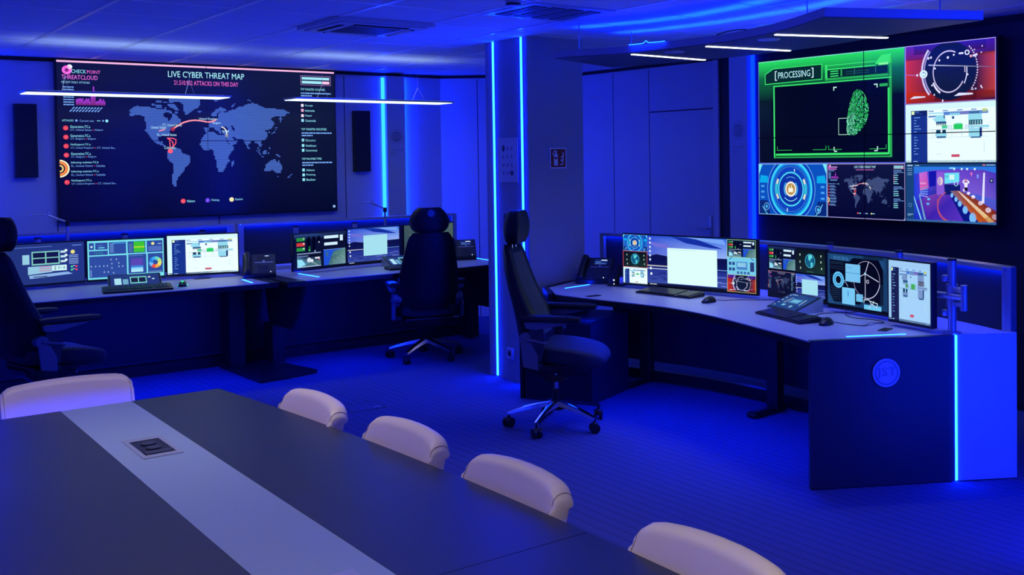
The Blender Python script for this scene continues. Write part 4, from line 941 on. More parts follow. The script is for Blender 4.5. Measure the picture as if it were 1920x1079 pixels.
# ---------------------------------------------------------------- big displays and wall speakers
def video_wall(name, label, w, h, loc, rz, paint):
    t = thing(name, label, 'video wall', loc, rz)
    link('display_body', bx(-w / 2 - .012, 0, -.012, w / 2 + .012, .055, h + .012, r=.003), M_BLACK, t)
    c = Canvas(w, h); paint(c); c.build('display_picture', t, (0, -.0025, 0)); return t
video_wall('video_wall', 'very large display with a world threat map on the back wall', 2.426, 1.364, (1.8331 + 1.213, 10.193, 1.2035), 0, paint_wall_threat)
bm = bmesh.new(); 
sc = .8959
video_wall('video_wall', 'large display mosaic led by a green fingerprint page on the dark wall', 2.426 * sc, 1.364 * sc, (6.080, (6.7835 - 1.213) * sc, 1.68 + (.8482 - 1.364) * sc), -math.pi / 2, paint_wall_mosaic)
bm = bmesh.new(); bx(6.135, 4.2, 1.35, 6.20, 5.8, 2.3, bm); o = link('wall_mount', bm, M_BLACK)
o['kind'] = 'structure'
for x, lab in ((1.597, 'tall narrow black wall speaker beside the logo corner of the threat map display'), (4.544, 'tall narrow black wall speaker between the threat map display and the cyan glow')):
    t = thing('wall_speaker', lab, 'speaker', (x, YB, 1.575), 0, 'black wall speakers')
    link('cabinet', bx(-.083, -.07, 0, .083, .0005, .615, r=.004), M_BLACK, t)
    link('grille', bx(-.078, -.075, .005, .078, -.0695, .610, r=.002), M_FABRIC, t)
# ---------------------------------------------------------------- consoles
def rail_and_screen(t, path, z0, z1, post_ends=(True, True)):
    """upright fabric screen along the rear of a desk, with a light rail on top"""
    link('privacy_screen', ribbon(bmesh.new(), path, .022, z0, z1 - .008), M_FABRIC, t)
    n = len(path); inner = []; lip = []
    for i in range(n):
        d = (Vector(path[min(i + 1, n - 1)]) - Vector(path[max(i - 1, 0)])).normalized(); inner.append(Vector(path[i]) + Vector((d.y, -d.x)) * -.024); lip.append(Vector(path[i]) + Vector((d.y, -d.x)) * -.0375)
    bm = ribbon(bmesh.new(), path, .078, z1 - .007, z1); ribbon(bm, lip, .003, z1 - .022, z1 - .0069); link('top_rail', bm, M_ALU, t)
    link('rail_light_strip', ribbon(bmesh.new(), inner, .010, z1 - .011, z1 - .0072), M_RAIL, t)
    for k, on in zip((0, -1), post_ends):
        if on:
            p = path[k]; link('end_post', bx(p[0] - .028, p[1] - .028, z0, p[0] + .028, p[1] + .028, z1 - .001, r=.004), M_ALU, t)

# corner console under the mosaic display
CX, CY_ = 4.5, 4.8
T0 = .753
t = thing('curved_console_desk', 'curved control desk with pale top and dark end panel under the canopy', 'desk', (CX, CY_, 0))
front = curve_pts([(4.07, 6.05, 0), (4.10, 5.72, 0), (4.165, 5.35, 0), (4.205, 5.03, 0), (4.19, 4.72, 0), (4.138, 4.42, 0), (4.045, 4.03, 0), (3.985, 3.78, 0), (3.936, 3.592, 0)], 5)
rear = curve_pts([(4.90, 3.075, 0), (5.03, 3.48, 0), (5.15, 4.0, 0), (5.23, 4.57, 0), (5.26, 5.1, 0), (5.22, 5.65, 0), (5.11, 6.2, 0), (4.99, 6.72, 0)], 6)
loc = lambda pts: [(p[0] - CX, p[1] - CY_) for p in pts]
outl = loc(front) + loc([(4.592, 3.205, 0), (4.876, 3.028, 0)]) + loc(rear) + loc([(4.80, 6.72, 0), (4.76, 6.585, 0), (4.58, 6.575, 0), (4.25, 6.40, 0)])
link('tabletop', prism(bmesh.new(), outl, T0 - .006, T0), M_DESK, t)
link('edge_band', prism(bmesh.new(), [(p[0] * .999, p[1] * .999) for p in outl], T0 - .04, T0 - .0065), M_BLACK, t)
bm = bmesh.new(); prism(bm, loc([(4.055, 6.06), (4.25, 6.415), (4.57, 6.590), (4.74, 6.600), (4.74, 6.622), (4.56, 6.618), (4.225, 6.445), (4.03, 6.08)]), .55, T0 + .004)
link('end_trim', bm, M_BLACK, t)
# end panel: dark length, light strip, white length
A = Vector((3.935 - CX, 3.589 - CY_)); B = Vector((4.590 - CX, 3.1935 - CY_)); C_ = Vector((4.600 - CX, 3.1875 - CY_)); D = Vector((4.872 - CX, 3.014 - CY_))
n = Vector((.517, .856)) * .035
link('end_panel', prism(bmesh.new(), [A, B, B + n, A + n], .006, T0 + .002), M_DARK, t)
o = link('white_end_panel', prism(bmesh.new(), [C_, D, D + n, C_ + n], .006, T0 + .006), M_WHITEPANEL, t); o['label'] = 'white end panel'
link('end_light_strip', prism(bmesh.new(), [B + n * -.08, C_ + n * -.08, C_ + n * .1, B + n * .1], .008, T0 + .002), M_STRIP, t)
em = thing_e = bpy.data.objects.new('company_emblem', None); COL.objects.link(em); em.parent = t
dirv = (B - A).normalized(); pc = A + dirv * ((Vector((4.274 - CX, 3.385 - CY_)) - A).dot(dirv))
em.location = (pc.x, pc.y, .580); em.rotation_euler = (0, 0, math.atan2(dirv.y, dirv.x))
bm = bmesh.new(); cone(bm, (0, -.010, 0), (0, 0, 0), .072, .072, 48); link('emblem_disc', bm, M_WHITEPANEL, em)
bm = bmesh.new(); ring_xz(bm, (0, -.0102, 0), .055, .062, .0015); emblem_text(bm, 'JST', (0, -.0102, 0), .104, .056, .003); link('emblem_letters', bm, mat('emblem_blue_grey', (.3, .32, .40), .3), em)
rail_and_screen(t, loc(rear), T0 + .001, 1.093)
# frame under the top
link('added_floor_strip', ribbon(bmesh.new(), [(p[0] + .10, p[1]) for p in loc(front)][2:-4], .03, T0 - .044, T0 - .0405), M_UNDER, t)  # added light, turns the carpet under the curved desk blue
ins = [(p[0] - .14, p[1]) for p in loc(rear)][2:-3]
link('modesty_panel', ribbon(bmesh.new(), ins, .018, .16, .70), M_LOWER, t)
link('plinth_rail', ribbon(bmesh.new(), [(p[0] + .02, p[1]) for p in ins], .05, .015, .09), M_BLACK, t)
for x, y, a in ((4.99, 4.86, .12), (4.80, 3.75, -.5), (4.95, 6.15, .35)):
    bm = bmesh.new(); box(bm, (x - CX, y - CY_, .375), (.075, .09, .70), rot=(0, 0, a), r=.006)
    box(bm, (x - CX - .08, y - CY_, .022), (.34, .085, .042), rot=(0, 0, a), r=.02); link('leg', bm, M_BLACK, t)
for a, b in (((4.172, 3.554), (4.453, 3.397)), ((4.306, 6.275), (4.561, 6.333))):
    a = Vector(a); b = Vector(b); d = b - a; c = (a + b) / 2
    bm = bmesh.new(); box(bm, (c.x - CX, c.y - CY_, T0 + .0006), (d.length, .012, .002), rot=(0, 0, math.atan2(d.y, d.x))); link('desk_light_strip', bm, M_STRIP, t)
for x, y, a in ((4.486, 3.554, .3), (4.584, 3.734, .3), (3.994 + .2, 5.78, 0)):
    bm = bmesh.new(); box(bm, (x - CX, y - CY_, T0 + .002), (.10, .05, .004), rot=(0, 0, a), r=.0015); link('cable_outlet', bm, M_BLACK if x < 4.5 else M_DESKBACK, t)
# cabinet under its far end
t = thing('drawer_cabinet', 'dark drawer cabinet standing under the pillar end of the curved desk', 'cabinet', (4.32, 6.18, 0), -1.14)
link('carcass', bx(-.27, -.24, .0, .27, .30, .57, r=.003), M_DARK, t)
for k in range(3): o = link('drawer', bx(-.262, -.258, .03 + .18 * k, .262, -.241, .20 + .18 * k, r=.002), M_BLACK, t); link('handle', bx(-.08, -.266, .165 + .18 * k, .08, -.2585, .175 + .18 * k), M_ALU, o)
t2 = thing('standing_side_panel', 'tall black side panel closing the pillar end of the curved desk', 'panel', (4.205, 6.455, 0), math.radians(24.7))
link('panel_board', bx(-.25, -.014, 0, .26, .014, .708), M_BLACK, t2)

def straight_console(label, x0, x1, yf, yr, lamp_x, posts, cap):
    cx = (x0 + x1) / 2; cy = (yf + yr) / 2; W = (x1 - x0) / 2; Dp = (yr - yf) / 2; TZ = .75; z1 = 1.158
    t = thing('straight_console_desk', label, 'desk', (cx, cy, 0), 0, 'straight control desks under the threat map')
    if cap == 'left':   # desk whose dark border meets its neighbour
        top = [(-W, -Dp), (W - .10, -Dp - .01), (W - .09, Dp), (-W, Dp)]; dark = [(W - .10, -Dp - .01), (W - .02, -Dp - .02), (W, -Dp + .35), (W, Dp), (W - .09, Dp)]
    else:
        top = [(-W + .14, -Dp), (W - .62, -Dp + .02), (W - .20, -Dp + .08), (W, -Dp + .40), (W, Dp), (-W + .10, Dp)]; dark = [(-W, -Dp + .02), (-W + .14, -Dp), (-W + .10, Dp), (-W, Dp)]
    link('tabletop', prism(bmesh.new(), top, TZ - .006, TZ), M_DESK, t)
    link('dark_border', prism(bmesh.new(), dark, TZ - .006, TZ - .001), M_DARK, t)
    link('edge_band', prism(bmesh.new(), [(-W, -Dp + .01), (W - (.02 if cap == 'left' else .22), -Dp + (.005 if cap == 'left' else .07)), (W, -Dp + .4), (W, Dp), (-W, Dp)], TZ - .042, TZ - .0065), M_BLACK, t)
    link('rear_ledge', bx(-W + .06, Dp - .20, TZ + .001, W - .06, Dp - .03, TZ + .035), M_DESKBACK, t)
    rail_and_screen(t, [(W - .03, Dp), (0, Dp), (-W + .03, Dp)], TZ - .02, z1)
    link('modesty_panel', bx(-W, Dp - .27, .05, W + .016, Dp - .25, .705), M_LOWER, t)
    link('plinth_rail', bx(-W, Dp - .29, .0, W, Dp - .21, .085), M_BLACK, t)
    link('plinth_cap', bx(-W + .1, Dp - .30, .105, W - .1, Dp - .20, .118), M_DARK, t)
    link('added_floor_strip', bx(-W + .2, -Dp + .12, TZ - .0455, W - (.2 if cap == 'left' else .75), -Dp + .15, TZ - .043), M_UNDER, t)  # added light for the carpet in front of this desk
    for sx in (-1, 1):
        if cap == 'left':
            bm = bmesh.new(); bx(sx * (W - .15) - .06, .05, .03, sx * (W - .15) + .06, .28, .70, bm); bx(sx * (W - .15) - .07, -.30, .0, sx * (W - .15) + .07, .34, .03, bm)
            link('leg', bm, M_BLACK, t)
        else:
            bm = bmesh.new(); prism_axis(bm, [(-Dp + .03, .70), (-Dp + .06, .64), (-Dp + .22, .42), (-Dp + .32, .33), (.20, .33), (.30, .70)], sx * (W - .14) - .015, sx * (W - .14) + .015, 'x')
            bx(sx * (W - .14) - .05, .02, .02, sx * (W - .14) + .05, .22, .34, bm); link('leg', bm, M_BLACK, t)
    return t
c1 = straight_console('straight control desk with three lit monitors, nearest the picture edge', .75, 2.99, 8.235, 9.35, 1.7, (), 'left')
c2 = straight_console('straight control desk reaching towards the pillar behind the middle office chair', 3.01, 5.12, 8.155, 9.35, 4.3, (), 'right')
bm = bmesh.new(); prism(bm, [(2.74 - 1.87, 9.0 - 8.7925), (2.775 - 1.87, 8.13 - 8.7925), (3.0 - 1.87, 8.15 - 8.7925), (3.25 - 1.87, 8.22 - 8.7925), (3.16 - 1.87, 8.64 - 8.7925), (2.95 - 1.87, 9.0 - 8.7925)], .0, .032)
link('foot_plate', bm, M_BLACK, c1)
for par, (px, py), pts in ((c1, (1.87, 8.7925), [((2.816, 8.611), (2.794, 8.325))]), (c2, (4.065, 8.7525), [((3.306, 8.716), (3.331, 8.35)), ((5.058, 8.960), (5.030, 8.56))])):
    for a, b in pts:
        a = Vector(a); b = Vector(b); d = b - a; c = (a + b) / 2
        bm = bmesh.new(); box(bm, (c.x - px, c.y - py, .7506), (d.length, .014, .002), rot=(0, 0, math.atan2(d.y, d.x))); link('desk_light_strip', bm, M_STRIP, par)
bm = bmesh.new(); box(bm, (2.60 - 1.87, 8.92 - 8.7925, .7515), (.12, .06, .004), r=.0015); link('cable_outlet', bm, M_BLACK, c1)

# ---------------------------------------------------------------- monitors
def monitor(a, b, h, z, zdesk, label, paint, pole=None, group=None, thick=.028, arms=False, zp=1.12):
    """a and b: lower corners of the picture, as seen by the viewer"""
    a = Vector(a); b = Vector(b); d = b - a; w = d.length; c = (a + b) / 2
    t = thing('monitor', label, 'monitor', (c.x, c.y, zdesk), math.atan2(d.y, d.x), group)
    zz = z - zdesk
    link('housing', bx(-w / 2 - .009, 0, zz - .016, w / 2 + .009, thick, zz + h + .009, r=.004), M_BLACK, t)
    cv = Canvas(w, h); paint(cv); cv.build('display_picture', t, (0, -.0015, zz))
    pr = pole if pole is not None else .13
    px = 0 if not isinstance(pole, tuple) else pole[0]
    if isinstance(pole, tuple): pr = pole[1]
    bm = bmesh.new(); cone(bm, (px, pr, .0), (px, pr, zp - zdesk), .022, seg=20); cone(bm, (px, pr, 0), (px, pr, .012), .045, seg=24); link('support_pole', bm, M_ALU, t, smooth=True)
    bm = bmesh.new(); cone(bm, (px, pr, zp - zdesk), (px, pr, zp - zdesk + .012), .024, seg=20); link('pole_cap', bm, M_BLACK, t, smooth=True)
    bm = bmesh.new(); zc = zz + h * .5
    box(bm, (0, thick + .008, zc), (.10, .016, .10), r=.003)
    p0 = Vector((0, thick + .02, zc)); p1 = Vector((px, pr, zc))
    if arms:
        pm = Vector((px + .10, pr - .02, zc)); 
        cone(bm, p0, pm, .017); cone(bm, pm + Vector((0, 0, .035)), Vector((px, pr, zc + .035)), .017); cone(bm, pm + Vector((0, 0, -.035)), Vector((px, pr, zc - .035)), .017); cone(bm, pm + Vector((0, 0, -.065)), pm + Vector((0, 0, .065)), .018)
        cone(bm, (px, pr, zc - .06), (px, pr, zc + .06), .03); box(bm, (px - .03, pr - .02, zc + .09), (.035, .03, .035), r=.008); box(bm, (px - .03, pr - .02, zc - .09), (.035, .03, .035), r=.008)
    else:
        cone(bm, p0, p1, .016); cone(bm, (px, pr, zc - .035), (px, pr, zc + .035), .031, seg=20)
    link('mounting_arm', bm, M_ALU, t, smooth=True)
    return t
ZB = .79
G1, G2, G3 = 'monitors on the first straight desk', 'monitors on the second straight desk', 'monitors on the curved desk'
monitor((1.216, 9.060), (1.790, 9.095), .30, ZB, .75, 'monitor showing a grey camera control page, partly hidden by the nearest office chair', paint_admin, pole=.10, group=G1)
monitor((1.815, 9.10), (2.341, 9.02), .298, ZB, .75, 'monitor showing a cyan framed dashboard with a colour wheel', paint_monitoring, pole=.10, group=G1)
monitor((2.374, 9.045), (2.878, 8.903), .31, ZB, .75, 'monitor showing a bright white floor plan beside the desk phone', paint_plan, pole=.14, group=G1)
monitor((3.243, 8.642), (3.753, 8.797), .29, ZB, .75, 'tilted monitor showing camera and map tiles with red and green buttons', paint_collage, pole=.32, group=G2)
monitor((3.763, 8.787), (4.281, 8.862), .302, ZB, .75, 'monitor showing a lake sunset with a pale blue window, on the far straight desk', paint_desktop, pole=.30, group=G2)
monitor((4.33, 8.86), (4.86, 8.93), .302, ZB, .75, 'dim olive monitor mostly hidden behind the middle office chair', paint_olive, pole=.26, group=G2)
monitor((4.63, 6.006), (4.859, 4.892), .346, ZB, T0, 'very wide monitor showing a sunset desktop between columns of small pages', paint_wide, pole=.14, group=G3, zp=1.04)
monitor((4.894, 4.82), (4.869, 4.31), .313, ZB, T0, 'monitor split into four pages with a small globe and threat map', paint_quad, pole=(.20, .10), group=G3, zp=1.133)
monitor((4.793, 4.222), (4.738, 3.734), .313, ZB, T0, 'monitor showing a blue wireframe instrument panel', paint_tech, pole=(.245, .09), group=G3, zp=1.133)
monitor((4.618, 3.632), (4.568, 3.325), .322, ZB, T0, 'squarish monitor showing a floor plan, on a jointed arm at the desk end', lambda c: paint_plan(c, True), pole=(.235, .075), group=G3, zp=1.133, thick=.04, arms=True)

# ---------------------------------------------------------------- desk equipment
def keyboard(loc, rz, label, w=.45, rest=False, feet=True):
    t = thing('keyboard', label, 'keyboard', loc, rz, 'keyboards')
    bm = bmesh.new(); prism_axis(bm, [(-.075, .0), (.075, .0), (.075, .028), (-.075, .012)], -w / 2, w / 2, 'x')
    link('base', bm, M_BLACK, t)
    if rest: link('wrist_rest', bx(-w / 2, -.155, 0, w / 2, -.078, .014, r=.006), M_BLACK, t)
    bm = bmesh.new(); cols = 18; step = (w - .03) / cols
    for r in range(6):
        y = -.058 + .0232 * r; z = .0155 + .0025 * r
        for c in range(cols):
            if c == 13 or (c in (14,) and r == 5): continue
            if r == 0 and 4 <= c <= 8:
                if c == 4: box(bm, (-w / 2 + .015 + step * 6.5, y, z), (step * 4.8, .019, .007), rot=(.11, 0, 0), r=.0015, seg=1)
                continue
            box(bm, (-w / 2 + .015 + step * (c + .5), y, z), (step * .86, .019, .007), rot=(.11, 0, 0), r=.0015, seg=1)
    link('keys', bm, mat('key_caps', (.03, .03, .035), .35), t)
    if feet:
        for sx in (-1, 1): link('foot', bx(sx * w * .42 - .01, .062, -.0, sx * w * .42 + .01, .070, .012), M_BLACK, t)
    return t
keyboard((4.605, 5.47, T0 + .001), math.radians(-84), 'black keyboard lying in front of the very wide monitor', .50)
keyboard((4.418, 4.20, T0 + .001), math.radians(-104), 'black keyboard beside the tilted touch panel on the curved desk', .47)
keyboard((2.02, 8.50, .751), math.radians(-10), 'black gaming keyboard with palm rest on the first straight desk', .46, True)
keyboard((4.19, 8.42, .751), math.radians(-6), 'black keyboard half hidden by the middle office chair', .45)
def mouse(loc, rz, label, cable, glow=False):
    t = thing('computer_mouse', label, 'mouse', loc, rz, 'computer mice')
    bm = bmesh.new(); secs = []
    for k in range(9):
        u = k / 8; x = -.058 + .116 * u; w = .032 * math.sqrt(max(.03, 1 - (2 * u - 1) ** 4)); h = .036 * math.sin(math.pi * min(1, .12 + .80 * (1 - u) ** .8)) + .004
        secs.append([(x, w * math.cos(math.pi * j / 10), .001 + h * math.sin(math.pi * j / 10)) for j in range(11)])
    loft(bm, secs); link('shell', bm, M_BLACK, t, smooth=True)
    link('scroll_wheel', bx(.025, -.004, .018, .042, .004, .028, r=.003), M_DARK, t)
    if glow:
        bm = bmesh.new(); tube(bm, [(.05 * math.cos(a), .031 * math.sin(a), .010) for a in [2 * math.pi * k / 24 for k in range(25)]], .0035, 6); superell(bm, (-.02, 0, .0385), (.012, .010, .003), 1, nu=12, nv=6); link('glow_ring', bm, M_MOUSEGLOW, t)
    if cable:
        c_, s_ = math.cos(-rz), math.sin(-rz); pts = [((p[0] - loc[0]) * c_ - (p[1] - loc[1]) * s_, (p[0] - loc[0]) * s_ + (p[1] - loc[1]) * c_, p[2] - loc[2]) for p in cable]
        bm = bmesh.new(); tube(bm, curve_pts(pts, 6), .0022, 8); link('cable', bm, M_BLACK, t, smooth=True)
    return t
zc = T0 + .0035
mouse((4.535, 5.00, T0), math.radians(8), 'black mouse lying in front of the very wide monitor', [(4.59, 5.008, .765), (4.66, 4.99, zc), (4.75, 4.93, zc), (4.83, 4.84, zc), (4.90, 4.80, zc)])
mouse((4.392, 3.885, T0), math.radians(18), 'black mouse with looping cable near the wireframe monitor', [(4.445, 3.90, .765), (4.47, 3.82, zc), (4.50, 3.70, zc), (4.58, 3.74, zc), (4.66, 3.70, zc), (4.70, 3.80, zc), (4.68, 3.92, zc), (4.72, 4.02, zc), (4.86, 4.14, zc)])
mouse((2.335, 8.50, .75), math.radians(70), 'mouse with a glowing green ring on the first straight desk', None, True)
t = thing('keyboard_cable', 'thin black cable curling behind the keyboard beside the touch panel', 'cable', (4.45, 4.0, T0))
bm = bmesh.new(); tube(bm, curve_pts([(-.01, .06, .018), (.06, .03, .0035), (.10, .02, .0035), (.11, .12, .0035), (.22, .16, .0035), (.34, .10, .0035), (.42, .06, .0035)], 6), .0022, 8); link('cord', bm, M_BLACK, t, smooth=True)

def touch_panel(loc, rz, label, paint=paint_touch, w=.30):
    t = thing('touch_panel', label, 'touch panel', loc, rz, 'tilted touch panels')
    bm = bmesh.new(); prism_axis(bm, [(-.10, 0), (.10, 0), (.10, .080), (.085, .083), (-.10, .012)], -w / 2, w / 2, 'x'); link('wedge_stand', bm, M_ALU, t)
    th = math.atan2(.071, .185)
    fr = link('glass_front', bx(-w / 2 + .002, -.101, -.001, w / 2 - .002, .101, .004, r=.0015), M_BLACK, t, loc=(0, -.0075, .0480), rot=(th, 0, 0))
    c = Canvas(w - .03, .175); paint(c); pic = c.build('display_picture', fr, (0, -.0875, .0048)); pic.rotation_euler = (-math.pi / 2, 0, 0)
    return t
touch_panel((4.67, 4.38, T0), math.radians(-104), 'tilted touch panel with silver wedge stand on the curved desk', w=.31)
touch_panel((2.06, 8.74, .75), math.radians(-10), 'tilted touch panel standing behind the gaming keyboard', paint_cams, .36)
touch_panel((4.22, 8.68, .75), math.radians(-2), 'tilted touch panel with silver wedge behind the keyboard on the far desk', paint_cams, .30)

def phone(loc, rz, label, paint=paint_dark_phone):
    t = thing('desk_phone', label, 'phone', loc, rz, 'desk phones')
    bm = bmesh.new(); prism_axis(bm, [(-.10, 0), (.02, 0), (.09, .165), (.075, .178), (-.10, .028)], -.125, .125, 'x')
    link('body', bm, M_BLACK, t)
    bm = bmesh.new(); prism_axis(bm, [(.02, .0), (.11, .0), (.11, .008), (.06, .10), (.05, .10)], -.07, .07, 'x'); link('stand', bm, M_BLACK, t)
    th = math.atan2(.150, .175); Cc = Vector((0, -.0125, .103))
    pl = Matrix.Rotation(th, 3, 'X'); on = lambda x, v, lift=.003: Cc + pl @ Vector((x, v, lift))
    fr = link('face', bx(-.055, -.105, 0, .12, .108, .004, r=.001), M_DARK, t, loc=Cc, rot=(th, 0, 0))
    c = Canvas(.10, .055); paint(c); pic = c.build('display_picture', fr, (.035, .040, .0045)); pic.rotation_euler = (-math.pi / 2, 0, 0)
    bm = bmesh.new()
    for r in range(4):
        for k in range(3): box(bm, (.0 + .028 * k, -.085 + .021 * r, .006), (.021, .014, .004), r=.001, seg=1)
    link('keypad', bm, mat('phone_keys', (.05, .05, .06), .4), fr)
    link('line_keys', bx(-.035, .012, .003, .105, .020, .006), M_ALU, fr)
    bm = bmesh.new(); cone(bm, (.035, .030, .003), (.035, .030, .007), .009, seg=16); link('navigation_button', bm, M_ALU, fr)
    bm = bmesh.new(); secs = []
    for k in range(11):
        v = -.11 + .22 * k / 10; up = .018 + .022 * math.sin(math.pi * k / 10); w = .026 - .007 * math.sin(math.pi * k / 10); th_ = .013 + (.010 if k in (0, 1, 9, 10) else 0)
        secs.append([on(-.088 + w * math.cos(2 * math.pi * j / 10), v, up + th_ * math.sin(2 * math.pi * j / 10)) for j in range(10)])
    loft(bm, secs); link('handset', bm, M_BLACK, t, smooth=True)
    bm = bmesh.new(); superell(bm, on(.085, -.092, .006), (.004, .004, .003), 1, nu=10, nv=6); link('message_light', bm, M_INDICATOR, t)
    return t
phone((2.985, 8.72, .75), math.radians(-18), 'black desk phone between the floor plan monitor and the next desk')
phone((4.90, 8.83, .751), math.radians(-25), 'black desk phone with lit display at the far desk end near the pillar', paint_phone)
phone((4.665, 6.40, T0 + .001), math.radians(-52), 'black desk phone at the pillar end of the curved desk', paint_phone)
t = thing('headset_charger', 'black charging cradle with a cable between the phone and the very wide monitor', 'charger', (4.66, 6.14, T0 + .001), math.radians(-60))
link('base', bx(-.05, -.05, 0, .07, .06, .010, r=.004), M_BLACK, t)
bm = bmesh.new(); loft(bm, [[(cx_ + w * math.cos(2 * math.pi * j / 12), .01 + .6 * w * math.sin(2 * math.pi * j / 12), z) for j in range(12)] for cx_, w, z in ((-.012, .034, .008), (-.010, .034, .05), (.008, .030, .10), (.022, .024, .135), (.030, .014, .15))]); link('cradle', bm, M_BLACK, t, smooth=True)
bm = bmesh.new(); tube(bm, curve_pts([(.03, .01, .145), (.045, .02, .20), (.085, .05, .225), (.13, .09, .20)], 6), .003, 8); link('cable', bm, M_BLACK, t, smooth=True)
bm = bmesh.new(); superell(bm, (-.012, -.012, .04), (.006, .004, .006), 1, nu=10, nv=6); superell(bm, (-.012, -.010, .012), (.004, .004, .004), 1, nu=10, nv=6); link('status_lights', bm, M_INDICATOR, t)

def desk_lamp(x, label):
    t = thing('desk_lamp', label, 'desk lamp', (x, 9.215, .786), 0, 'thin clamp lamps on the straight desks')
    bm = bmesh.new(); cone(bm, (0, 0, 0), (0, 0, .02), .035, seg=24); cone(bm, (0, 0, .02), (-.0, 0, .44), .011); link('post', bm, M_ALU, t, smooth=True)
    bm = bmesh.new(); cone(bm, (0, 0, .42), (0, 0, .462), .018); link('joint', bm, M_BLACK, t, smooth=True)
    bm = bmesh.new(); cone(bm, (0, 0, .45), (-.135, -.01, .51), .008); link('arm', bm, M_ALU, t, smooth=True)
    bm = bmesh.new(); box(bm, (-.185, -.01, .517), (.115, .045, .009), r=.003); box(bm, (-.13, -.01, .53), (.014, .014, .02), r=.004); link('lamp_head', bm, M_ALU, t)
    return t
desk_lamp(1.705, 'thin desk lamp arm in front of the threat map display corner'); desk_lamp(4.315, 'thin desk lamp standing in the cyan wall glow')
# ---------------------------------------------------------------- office chairs
def office_chair(loc, rz, base_rz, label, lift=0.0):
    t = thing('office_chair', label, 'office chair', loc, rz, 'high-backed office chairs')
    for k in range(5):
        a = base_rz - rz + 2 * math.pi * k / 5; c, s = math.cos(a), math.sin(a)
        bm = bmesh.new(); secs = []
        for u in range(7):
            f = u / 6; r = .035 + .275 * f; w = .030 - .014 * f; z = .150 - .062 * f ** 1.3 ; h = .026 - .012 * f
            secs.append([(r * c - y * s, r * s + y * c, z + dz) for y, dz in ((-w, -h * .6), (w, -h * .6), (w * .8, h * .55), (0, h * .8), (-w * .8, h * .55))])
        loft(bm, secs); lg = link('leg', bm, M_CHROME, t, smooth=True)
        bm = bmesh.new(); x, y = .305 * c, .305 * s; b = a + .9; p, q = math.cos(b), math.sin(b)
        cone(bm, (x, y, .055), (x, y, .095), .008)
        for sgn in (-1, 1): cone(bm, (x - q * sgn * .008, y + p * sgn * .008, .031), (x - q * sgn * .026, y + p * sgn * .026, .031), .031, seg=24)
        superell(bm, (x, y, .045), (.022, .022, .022), .8, nu=14, nv=8); link('caster', bm, M_BLACK, lg, smooth=True)
    bm = bmesh.new(); cone(bm, (0, 0, .11), (0, 0, .175), .045, .038, 24); cone(bm, (0, 0, .17), (0, 0, .24 + lift), .028); link('hub', bm, M_BLACK, t, smooth=True)
    bm = bmesh.new(); cone(bm, (0, 0, .22), (0, 0, .345 + lift), .014); link('gas_column', bm, M_CHROME, t, smooth=True)
    L = lift
    bm = bmesh.new(); loft(bm, [[(x, y, z + L) for x, y in ((-w, -v), (w, -v), (w, v), (-w, v))] for w, v, z in ((.05, .05, .29), (.09, .07, .33), (.15, .10, .37), (.17, .14, .41))]); link('tilt_mechanism', bm, M_BLACK, t)
    # seat cushion: waterfall front, raised sides
    bm = bmesh.new(); secs = []
    for u in (0, .02, .06, .14, .25, .38, .5, .62, .72, .80, .86, .91, .95, .975, .99, 1):
        x = -.17 + .50 * u; f = 1.0
        if u > .78: f = math.sqrt(max(.01, 1 - ((u - .78) / .22) ** 2))
        if u < .06: f = .72 + .28 * (u / .06) ** .5
        w = .215 * (.45 + .55 * f) + .045 * math.sin(math.pi * min(1, u * 1.05))
        mid = .472 + .020 * math.cos(u * 2.8) - .022 * max(0, u - .6) / .4; hh = .052 * f + .002
        sec = []
        for j in range(28):
            a = 2 * math.pi * j / 28; cy = math.copysign(abs(math.cos(a)) ** .55, math.cos(a)); sz = math.copysign(abs(math.sin(a)) ** .6, math.sin(a))
            sec.append((x, w * cy, mid + hh * sz + (.022 * abs(cy) ** 3 * f if sz > 0 else 0) + L))
        secs.append(sec)
    loft(bm, secs); link('seat', bm, M_SEATFAB, t, smooth=True)
    bm = bmesh.new(); box(bm, (.06, 0, .418 + L), (.42, .40, .03), r=.012); link('seat_pan', bm, M_BLACK, t)
    # backrest
    def prof(z):
        P = [(.50, -.19, .150, .215), (.58, -.215, .18, .245), (.70, -.235, .180, .255), (.80, -.255, .145, .245), (.90, -.285, .13, .228), (1.0, -.305, .115, .208), (1.08, -.315, .10, .190), (1.125, -.315, .08, .172), (1.155, -.31, .045, .145)]
        for (z0, *a), (z1, *b) in zip(P[:-1], P[1:]):
            if z <= z1: f = (z - z0) / (z1 - z0); return [p + (q - p) * f for p, q in zip(a, b)]
        return P[-1][1:]
    bm = bmesh.new(); secs = []
    for z in [.50, .53, .58, .64, .70, .76, .82, .88, .94, 1.0, 1.05, 1.09, 1.12, 1.14, 1.15, 1.155]:
        s0, th, w = prof(z); sec = []
        for j in range(28):
            a = 2 * math.pi * j / 28; cy = math.copysign(abs(math.cos(a)) ** .6, math.cos(a)); sx = math.copysign(abs(math.sin(a)) ** .6, math.sin(a))
            x = s0 + th / 2 + th / 2 * sx
            if sx > 0: x += (.035 * abs(cy) ** 4 - .02) * sx
            else: x += .05 * abs(cy) ** 3 * -sx
            sec.append((x, w * cy, z + L))
        secs.append(sec)
    loft(bm, secs); back = link('backrest', bm, M_LEATHER, t, smooth=True)
    bm = bmesh.new(); secs = []
    for z in (.60, .68, .76, .84, .92, 1.0, 1.06, 1.10):
        s0, th, w = prof(z); w *= .62; x = s0 + th - .018
        secs.append([(x, -w, z + L), (x + .012, -w * .5, z + L), (x + .013, w * .5, z + L), (x, w, z + L), (x - .02, w, z + L), (x - .02, -w, z + L)])
